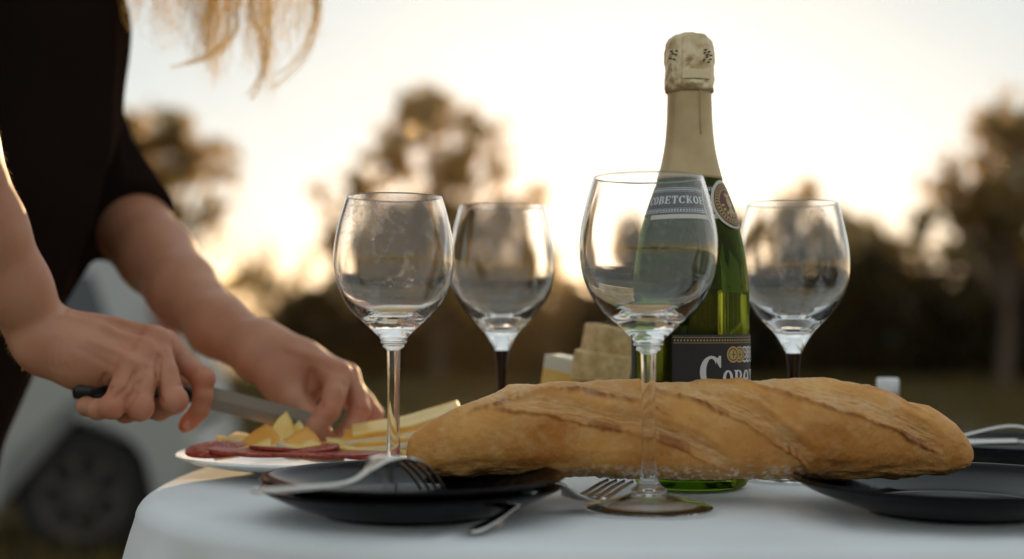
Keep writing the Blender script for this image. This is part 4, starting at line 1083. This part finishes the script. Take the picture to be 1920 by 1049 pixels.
# right arm and the hand round the knife handle
arm_r = [[Q(-190,80,.93,.038), Q(-110,260,.945,.035), Q(-30,428,.975,.028), Q(30,540,.995,.0235), Q(78,628,1.012,.0208)],
         [Q(-30,428,.985,.024), Q(60,600,1.02,.0185), Q(95,622,1.03,.0165)]]
palm_r = [[Q(78,625,1.018,.0195), Q(165,632,1.032,.0150), Q(292,643,1.044,.0112)],
          [Q(84,630,1.02,.0185), Q(180,628,1.045,.0128), Q(308,642,1.062,.0105)],
          [Q(82,640,1.01,.0200), Q(180,650,1.018,.0150), Q(274,667,1.024,.0112)],
          [Q(88,650,1.006,.0200), Q(150,668,1.008,.0195), Q(246,690,1.008,.0112)],
          [Q(100,662,1.010,.0175), Q(150,685,1.012,.0155), Q(196,697,1.014,.0140)]]
fing_r = [[Q(314,650,1.064,.0100), Q(350,684,1.052,.0092), Q(379,711,1.043,.0090), Q(381,742,1.040,.0080), Q(374,770,1.040,.0076), Q(356,790,1.041,.0068), Q(347,799,1.042,.0056)],
          [Q(290,642,1.036,.0114), Q(310,700,1.012,.0100), Q(326,752,1.004,.0098), Q(300,768,1.018,.0090), Q(270,766,1.045,.0080), Q(262,752,1.060,.0070)],
          [Q(272,667,1.018,.0112), Q(268,718,.998,.0100), Q(262,764,.990,.0098), Q(236,772,1.004,.0090), Q(212,766,1.030,.0080), Q(208,750,1.048,.0070)],
          [Q(244,692,1.002,.0106), Q(226,732,.985,.0088), Q(210,763,.980,.0087), Q(184,768,.986,.0079), Q(162,762,1.000,.0073), Q(158,756,1.014,.0066)]]
thumb_r = [Q(130,650,1.045,.0150), Q(200,672,1.070,.0135), Q(270,700,1.082,.0110), Q(330,722,1.080,.0095), Q(362,735,1.075,.0075)]
extra_r = [([Q(291,641,1.033,.0122), Q(294,642,1.033,.0122)], .003), ([Q(272,667,1.015,.0120), Q(274,668,1.015,.0120)], .003), ([Q(246,690,1.000,.0114), Q(247,691,1.0,.0114)], .003), ([Q(326,750,1.002,.0104), Q(327,751,1.002,.0104)], .002), ([Q(262,763,.988,.0104), Q(262,764,.988,.0104)], .002), ([Q(210,762,.979,.0092), Q(210,763,.979,.0092)], .002), ([Q(380,710,1.041,.0096), Q(381,711,1.041,.0096)], .002), ([Q(130,604,1.008,.0030), Q(200,622,1.010,.0028), Q(283,648,1.022,.0030)], .006),
           ([Q(120,590,1.016,.0026), Q(220,606,1.030,.0026), Q(296,624,1.040,.003)], .006),
           ([Q(140,640,.996,.0026), Q(262,676,1.006,.003)], .006)]
cuts_r = [(P(104,632,.990), P(100,688,.990), .0016), (P(116,640,.991), P(112,692,.992), .0013), (P(126,655,.990), P(132,690,.992), .0011), (P(97,690,.995), P(98,640,.990), .001)]
a1 = [tuple(P(-260, 0, .9)), tuple(P(420, 850, 1.12))]
VR, FR = hand_mesh(arm_r, palm_r, fing_r, thumb_r, extra_r, [], (-.50, .88, .015), (-.205, 1.12, .33), .0013)

VR = carve(VR, FR, [([(103,634),(97,655),(98,690)], 3.0, .0012), ([(113,640),(107,668),(112,696)], 2.6, .0010), ([(124,655),(120,675),(128,698)], 2.6, .0008), ([(135,668),(138,690)], 2.4, .0006),
    ([(112,592),(150,598),(215,612),(283,643)], 6, -.0016), ([(130,586),(200,596),(255,606),(296,620)], 6, -.0014), ([(170,640),(225,662),(256,680)], 7, -.0013),
    ([(190,622),(250,652)], 8, .0012), ([(200,604),(262,628)], 6, .0010), ([(150,655),(215,690)], 8, .0008),
    ([(196,705),(188,722),(196,731),(208,728)], 4, .0022), ([(214,748),(240,727),(252,700)], 4, .0018), ([(236,770),(258,735)], 3, .0012), ([(258,722),(270,712),(276,690)], 4, .0018), ([(296,740),(302,752)], 4, .0016), ([(299,668),(296,700),(294,735)], 4.5, .0020),
    ([(335,724),(349,722)], 3, .0012), ([(338,652),(330,668)], 4, .0008),
    ([(268,700),(278,706)], 3, .0006), ([(376,690),(388,697)], 3, .0006)])

# left arm reaching to the food
arm_l = [[Q(225,400,1.36,.041), Q(294,482,1.30,.0355), Q(342,543,1.24,.0310), Q(410,612,1.18,.0250), Q(485,662,1.135,.0200)],
         [Q(410,612,1.18,.022), Q(498,658,1.125,.0175)]]
palm_l = [[Q(490,652,1.130,.0215), Q(560,676,1.120,.0170), Q(630,704,1.110,.0120)],
          [Q(490,655,1.135,.0215), Q(570,680,1.138,.0160), Q(645,706,1.132,.0118)],
          [Q(490,660,1.140,.0205), Q(575,690,1.152,.0150), Q(642,714,1.152,.0115)],
          [Q(492,668,1.140,.0200), Q(560,705,1.160,.0150), Q(625,722,1.168,.0110)],
          [Q(492,675,1.122,.0185), Q(530,712,1.112,.0175), Q(570,735,1.115,.0135)]]
fing_l = [[Q(632,704,1.108,.0118), Q(628,740,1.090,.0100), Q(616,772,1.082,.0096), Q(592,802,1.078,.0086), Q(570,820,1.080,.0074), Q(563,824,1.081,.0062)],
          [Q(648,708,1.130,.0116), Q(666,742,1.118,.0100), Q(674,770,1.110,.0096), Q(658,804,1.100,.0086), Q(632,826,1.098,.0074), Q(618,833,1.098,.0062)],
          [Q(645,716,1.150,.0110), Q(682,755,1.150,.0096), Q(700,780,1.146,.0092), Q(695,812,1.138,.0082), Q(680,834,1.134,.0066)],
          [Q(630,724,1.168,.0104), Q(668,760,1.176,.0086), Q(690,782,1.176,.0082), Q(690,812,1.170,.0070), Q(682,830,1.166,.0060)]]
thumb_l = [Q(525,712,1.110,.0150), Q(556,752,1.098,.0120), Q(580,782,1.092,.0100), Q(598,806,1.092,.0086), Q(604,818,1.093,.0068)]
extra_l = [([Q(540,655,1.11,.003), Q(632,690,1.105,.003)], .006)]
VL, FL = hand_mesh(arm_l, palm_l, fing_l, thumb_l, extra_l, [], (-.44, 1.04, -.0), (-.09, 1.44, .26), .0014)

VL = carve(VL, FL, [([(540,655),(590,668),(640,685)], 7, -.0014), ([(585,700),(580,735),(600,760)], 9, .0026), ([(645,720),(650,760),(640,790)], 4, .0014),
    ([(608,765),(626,770)], 3, .0007), ([(590,798),(600,806)], 3, .0007), ([(668,768),(684,770)], 3, .0007), ([(612,690),(628,700)], 4, .0006)])

# torso, neck, head, legs in a coarser grid, joined into the same skin mesh
per = thing('person', 'person in a black shirt leaning in from the left, cutting food with a knife', 'person', (-.62, 1.27, -.78))
off = Vector(per.location)
S = SDF((-.95, .78, -.80), (-.05, 1.70, .98), .0075)
def q3(*a): return [((x, y, z), r) for x, y, z, r in a]
S.chain(q3((-.62,1.27,.02,.125), (-.58,1.27,.16,.108), (-.52,1.26,.32,.118), (-.49,1.26,.42,.11)), .05, sq=((1, 0, 0), 1.12))
S.chain(q3((-.50,1.14,.47,.055), (-.49,1.26,.50,.065), (-.47,1.40,.49,.055)), .05)
S.chain(q3((-.47,1.26,.52,.052), (-.42,1.255,.60,.046)), .03)
# head: skull, jaw, nose, looking down at the plate
S.chain(q3((-.375,1.25,.700,.083), (-.345,1.25,.665,.070)), .03)
S.chain(q3((-.335,1.25,.640,.050), (-.300,1.25,.610,.030)), .03)
S.chain(q3((-.272,1.25,.675,.010), (-.258,1.25,.648,.013)), .012)
for s_ in (-1, 1): S.chain(q3((-.375,1.25+s_*.078,.670,.012), (-.370,1.25+s_*.082,.690,.012)), .01)
S.chain(q3((-.50,1.12,.46,.050), (-.475,1.02,.38,.044), tuple([*P(-190,80,.93), .040])), .02)
S.chain([Q(40,-60,1.42,.050), Q(85,120,1.40,.043), Q(130,270,1.385,.040), Q(185,345,1.37,.0385), Q(225,400,1.36,.038)], .02)
for s_ in (-1, 1):
    S.chain(q3((-.63,1.27+s_*.075,-.02,.088), (-.66,1.27+s_*.085,-.36,.060), (-.68,1.27+s_*.09,-.66,.040), (-.68,1.27+s_*.09,-.74,.036)), .03)
    S.chain(q3((-.69,1.27+s_*.09,-.745,.033), (-.60,1.27+s_*.10,-.755,.028)), .02)
VT, FT = S.mesh()
# keep only what continues the fine forearms
_c = VR[FR].mean(1); _n = np.cross(VR[FR[:, 1]]-VR[FR[:, 0]], VR[FR[:, 2]]-VR[FR[:, 0]]); FLIP = 1.0 if (_n*(_c-VR.mean(0))).sum() > 0 else -1.0
print('FLIP', FLIP)
VV_ = np.concatenate([VR, VL, VT]); FF = np.concatenate([FR, FL+len(VR), FT+len(VR)+len(VL)])
flush = np.zeros(len(VV_)); nh = len(VR)+len(VL)
for ch in fing_r + fing_l:
    for i in ((0, 2, len(ch)-1)):
        c = np.array(ch[i][0]); d2 = ((VV_[:nh]-c)**2).sum(1); flush[:nh] = np.maximum(flush[:nh], np.exp(-d2/(.013**2)))
body = mk('body', VV_-np.array(off), FF, M['skin'], per, True, dict(flush=flush))
# fine golden down on the forearms
a_, b_, c_q = VV_[FF[:, 0]], VV_[FF[:, 1]], VV_[FF[:, 2]]; fc = (a_+c_q)/2; fnn = np.cross(b_-a_, c_q-a_); fnn /= np.linalg.norm(fnn, axis=1)[:, None]+1e-12
okf = np.where((np.arange(len(FF)) < len(FR)+len(FL)) & (((fc[:, 0] < -.36) & (fc[:, 1] < 1.03)) | ((fc[:, 0] < -.21) & (fc[:, 1] > 1.12))))[0]
pick = RNG.choice(okf, 2600); hv_, hf_ = [], []
sgn = 1.0
cen = fc[okf].mean(0)
for i_ in pick:
    n_ = fnn[i_]*FLIP; t_ = np.array([.5, .15, -.85]); dr = n_*.75 + t_*.65 + RNG.normal(size=3)*.18; dr /= np.linalg.norm(dr)
    p_ = fc[i_]; w__ = np.cross(dr, [0, 1, 0])*.00003; ln = .0025 + .0025*RNG.rand(); b0 = len(hv_)
    hv_ += [p_-w__, p_+w__, p_+dr*ln*.6+w__*.6+np.array([0, 0, -.0003]), p_+dr*ln*.6-w__*.6+np.array([0, 0, -.0003]), p_+dr*ln+np.array([0, 0, -.001])]
    hf_ += [(b0, b0+1, b0+2, b0+3), (b0+3, b0+2, b0+4)]
tag(mk('arm_hair', np.array(hv_)-np.array(off), hf_, M['hair'], per, False), kind='stuff')
sm_ = body.modifiers.new('soft', 'SMOOTH'); sm_.factor = .5; sm_.iterations = 3
# fingernails seen on the near hand's index and far hand's fingers
def nail(p, n, d, w=.0048, l=.006):
    n = Vector(n).normalized(); d = (Vector(d)-n*Vector(d).dot(n)).normalized(); s_ = n.cross(d)
    V = []; F = []
    for j in range(6):
        for i in range(6):
            a = (i/5-.5)*1.7; b = j/5-.5; V.append(Vector(p)-off + s_*(w*math.sin(a)) + n*(w*(math.cos(a)-.72)) + d*(b*l*(1-.12*math.cos(a)*0)))
    for j in range(5):
        for i in range(5): F.append((j*6+i, j*6+i+1, (j+1)*6+i+1, (j+1)*6+i))
    o = mk('fingernail', V, F, M['nail'], per); so = o.modifiers.new('t', 'SOLIDIFY'); so.thickness = .0006; return o
nail(P(352,798,1.036), (.55, -.7, -.3), (-.6, 0, -.8))
# eyes (the head is above the frame)
for s_ in (-1, 1):
    V, F = lathe_data([(0,-.011),(.008,-.008),(.011,0),(.008,.008),(0,.011)], 16)
    mk('eye', [Vector(v)+Vector((-.285,1.25+s_*.032,.672))-off for v in V], F, M['white_plastic'], per)
V, F = lathe_data([(0,-.003),(.014,-.001),(.020,0),(.014,.002),(0,.003)], 16)
mk('lips', [Vector((v[2]*1.2, v[0], v[1]*.35))+Vector((-.272,1.25,.622))-off for v in V], F, M['nail'], per)

# black shirt: sdf shell over torso and upper arms
S = SDF((-.95, .80, -.16), (-.20, 1.70, .62), .0052)
S.chain(q3((-.655,1.27,-.09,.140), (-.645,1.27,-.02,.140), (-.59,1.27,.12,.130), (-.520,1.26,.26,.140), (-.500,1.26,.40,.128), (-.50,1.26,.50,.085)), .05)
S.chain(q3((-.50,1.12,.475,.066), (-.49,1.26,.51,.075), (-.46,1.40,.495,.066)), .05)
# hanging front panel
tt = [Q(128,-60,1.22,.028), Q(136,100,1.22,.026), Q(132,250,1.22,.022), Q(108,380,1.22,.018), Q(75,500,1.22,.014)]
S.chain(tt, .03)
# right sleeve to the elbow, left sleeve to below the elbow
S.chain(q3((-.50,1.12,.46,.062), (-.485,1.03,.385,.055), tuple([*P(-200,60,.935), .047])), .02)
SL = S.new()
S.chain([((-.47,1.41,.48), .062), (tuple(P(95,120,1.40)), .058), (tuple(P(135,270,1.385)), .054), (tuple(P(190,358,1.368)), .0500), (tuple(P(258,432,1.325)), .0455)], .02, SL)
# open cuff: cut off square beyond the end point
S.f = smin(S.f, SL, .012)
g = np.meshgrid(*[S.o[k]+S.h*np.arange(S.n[k]) for k in range(3)], indexing='ij'); pg = np.stack(g, -1)
c0 = np.array(P(256, 424, 1.333)); ax = np.array(P(330, 500, 1.26)) - c0; ax /= np.linalg.norm(ax)
near = np.linalg.norm(pg-c0, axis=-1) < .10
S.f = np.where(near, np.maximum(S.f, (pg-c0)@ax), S.f).astype(np.float32)
# hem cut
S.f = np.maximum(S.f, (-.12 - pg[..., 2])).astype(np.float32)
# soft wrinkles
wr = .0035*fbm(pg[..., 0]*9, pg[..., 1]*9, pg[..., 2]*16, 2); S.f = (S.f + wr*(np.abs(S.f) < .03)).astype(np.float32)
VS, FS = S.mesh()
sh = mk('shirt', VS-np.array(off), FS, M['black_cloth'], per); sm_ = sh.modifiers.new('soft', 'SMOOTH'); sm_.factor = .5; sm_.iterations = 4
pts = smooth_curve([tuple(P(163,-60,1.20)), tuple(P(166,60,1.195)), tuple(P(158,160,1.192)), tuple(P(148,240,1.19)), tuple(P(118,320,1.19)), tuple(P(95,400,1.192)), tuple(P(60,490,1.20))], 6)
mk('backlit_shirt_edge', *tube_data([Vector(p)-off for p in pts], .0006, 6), M['backlit_rim'], per)  # thin brown line added to paint the backlit rim of the shirt
S = SDF((-.95, .95, -.80), (-.40, 1.60, .12), .008)
S.chain(q3((-.625,1.27,.0,.120), (-.65,1.27,-.08,.128)), .05)
for s_ in (-1, 1): S.chain(q3((-.635,1.27+s_*.07,-.03,.100), (-.66,1.27+s_*.085,-.36,.078), (-.68,1.27+s_*.09,-.68,.062)), .03)
Vt, Ft = S.mesh(); mk('trousers', Vt-np.array(off), Ft, M['denim'], per)
for s_ in (-1, 1):
    S = SDF((-.78, 1.0, -.82), (-.48, 1.55, -.64), .005)
    S.chain(q3((-.70,1.27+s_*.09,-.735,.044), (-.61,1.27+s_*.10,-.748,.036), (-.57,1.27+s_*.10,-.755,.030)), .02)
    Vt, Ft = S.mesh(); mk('shoe', Vt-np.array(off), Ft, M['shoe'], per)
# hair: fine strands from the scalp, hanging forward over the plate
HV = []; HF = []
rg = random.Random(3)
def strand(pts, r):
    V, F = tube_data(pts, [r*(1-.7*i/(len(pts)-1)) for i in range(len(pts))], 3); b = len(HV); HV.extend([tuple(v-off) for v in V]); HF.extend([tuple(i+b for i in f) for f in F[:-2]])
locks = [(300,60,24,26),(330,75,22,30),(372,100,16,40),(395,110,14,70),(405,150,10,40),(418,100,12,50),(440,60,26,26),(470,110,28,22),(492,120,26,26),(498,185,14,14),(505,150,10,24),(530,90,26,20),(560,100,24,14),(585,60,14,18),(512,165,8,14),(350,40,30,34),(420,20,44,50),(250,20,8,8),(540,40,30,24),(265,10,16,14)]
for (lx, ly, sp_, n_) in locks:
    Dl = 1.235 + rg.random()*.10
    cur = rg.uniform(-14, 14)
    for k in range(int(n_*.75)):
        ex = lx + rg.gauss(0, sp_*.7); ey = ly + rg.gauss(0, 16); D_ = Dl + rg.gauss(0, .008)
        root = Vector((-.36+rg.uniform(-.03, .06), 1.25+rg.uniform(-.07, .07), .765+rg.uniform(-.03, .005)))
        end = P(ex, ey, D_); kx = P(ex - cur*1.0 + rg.gauss(0, 8) + 12*math.sin(ey*.03), ey-90, D_); k2 = P(ex + rg.gauss(0, 14) + cur*1.5 + (430-ex)*.12, ey-230, D_)
        k3 = Vector((-.25+rg.uniform(-.03, .03), (root.y+k2.y)/2, .68+rg.uniform(-.03, .03)))
        strand(smooth_curve([tuple(root), tuple(k3), tuple(k2), tuple(kx), tuple((kx+end)/2 + Vector((cur*.00012, 0, 0))), tuple(end)], 6), .00030)
for k in range(230):
    ex = rg.uniform(235, 600); ey = rg.uniform(5, 175)*(1-abs(ex-440)/330); D_ = rg.uniform(1.21, 1.36); b_ = rg.gauss(0, 26)
    strand(smooth_curve([tuple(P(ex+b_*1.2+(430-ex)*.25, -120, D_)), tuple(P(ex+b_+(430-ex)*.1, ey-110, D_)), tuple(P(ex-b_*.5, ey-45, D_)), tuple(P(ex-b_*.1, ey-14, D_)), tuple(P(ex+b_*.6, ey, D_))], 5), .00028)
for (pts_px) in [[(590,-60),(596,0),(590,60),(570,110),(535,145),(508,166)],[(586,-60),(592,0),(584,50),(560,105),(520,140)],[(480,-50),(470,30),(492,70),(494,120),(480,160),(462,178)],[(500,-40),(506,60),(496,130),(482,170),(470,188)],[(430,-40),(425,60),(400,95),(360,115),(318,128)],[(440,-50),(446,40),(420,90),(392,108),(345,122)]]:
    for k in range(9):
        j = rg.gauss(0, 3.0); strand(smooth_curve([tuple(P(x+j+rg.gauss(0, 2), y+rg.gauss(0, 2), 1.23+k*.004)) for x, y in pts_px], 6), .00040)
# cap of hair on the skull
for k in range(1500):
    a = rg.uniform(0, 2*math.pi); b = rg.uniform(-.2, 1.35)
    c = Vector((-.372, 1.25, .700)); R = .088
    def on(a, b, R): return c + Vector((R*math.cos(b)*math.cos(a), R*math.cos(b)*math.sin(a), R*math.sin(b)))
    if math.cos(a) > .5 and b < .6: continue
    strand([on(a, b, R), on(a+.05, b-.25, R+.004), on(a+.08, b-.55, R+.003)], .0007)
mk('hair', HV, HF, M['hair'], per)

# kitchen knife in the hand
kn = thing('kitchen_knife', 'kitchen knife with black handle held in the near fist', 'knife', tuple(P(142, 727, 1.030)))
ko = Vector(kn.location)
ha, hb, tip = P(141, 732, 1.000), P(368, 740, 1.058), P(606, 800, 1.082)
hp = [ha.lerp(hb, i/10) for i in range(11)]
mk('handle', *tube_data([p-ko for p in hp], [.0062,.0074,.0076,.0072,.0070,.0070,.0072,.0074,.0074,.0070,.0062], 14), M['handle'], kn)
upv = Vector((0, 0, 1)); d = (tip-hb).normalized(); nrm = d.cross(upv).normalized(); u_ = nrm.cross(d).normalized()*-1
u_ = d.cross(nrm).normalized() if u_.z < 0 else u_
if u_.z < 0: u_ = -u_
V = []; F = []; Ln = (tip-hb).length; ns = 24
for i in range(ns+1):
    t_ = i/ns; p = hb + d*(Ln*t_) - ko; hu = .0088; lo_ = -.0088 + .0165*max(0, (t_-.86)/.14)**1.6
    hu2 = hu*(1-.18*max(0, (t_-.7)/.3)**2)
    V += [p + u_*hu2 + nrm*.0008, p + u_*hu2 - nrm*.0008, p + u_*((hu2+lo_)/2) - nrm*.00075, p + u_*lo_, p + u_*((hu2+lo_)/2) + nrm*.00075]
for i in range(ns):
    for j in range(5): F.append((i*5+j, i*5+(j+1) % 5, (i+1)*5+(j+1) % 5, (i+1)*5+j))
F.append((0, 1, 2, 3, 4)); F.append(tuple(ns*5+j for j in (4, 3, 2, 1, 0)))
mk('blade', V, F, M['blade'], kn, False)
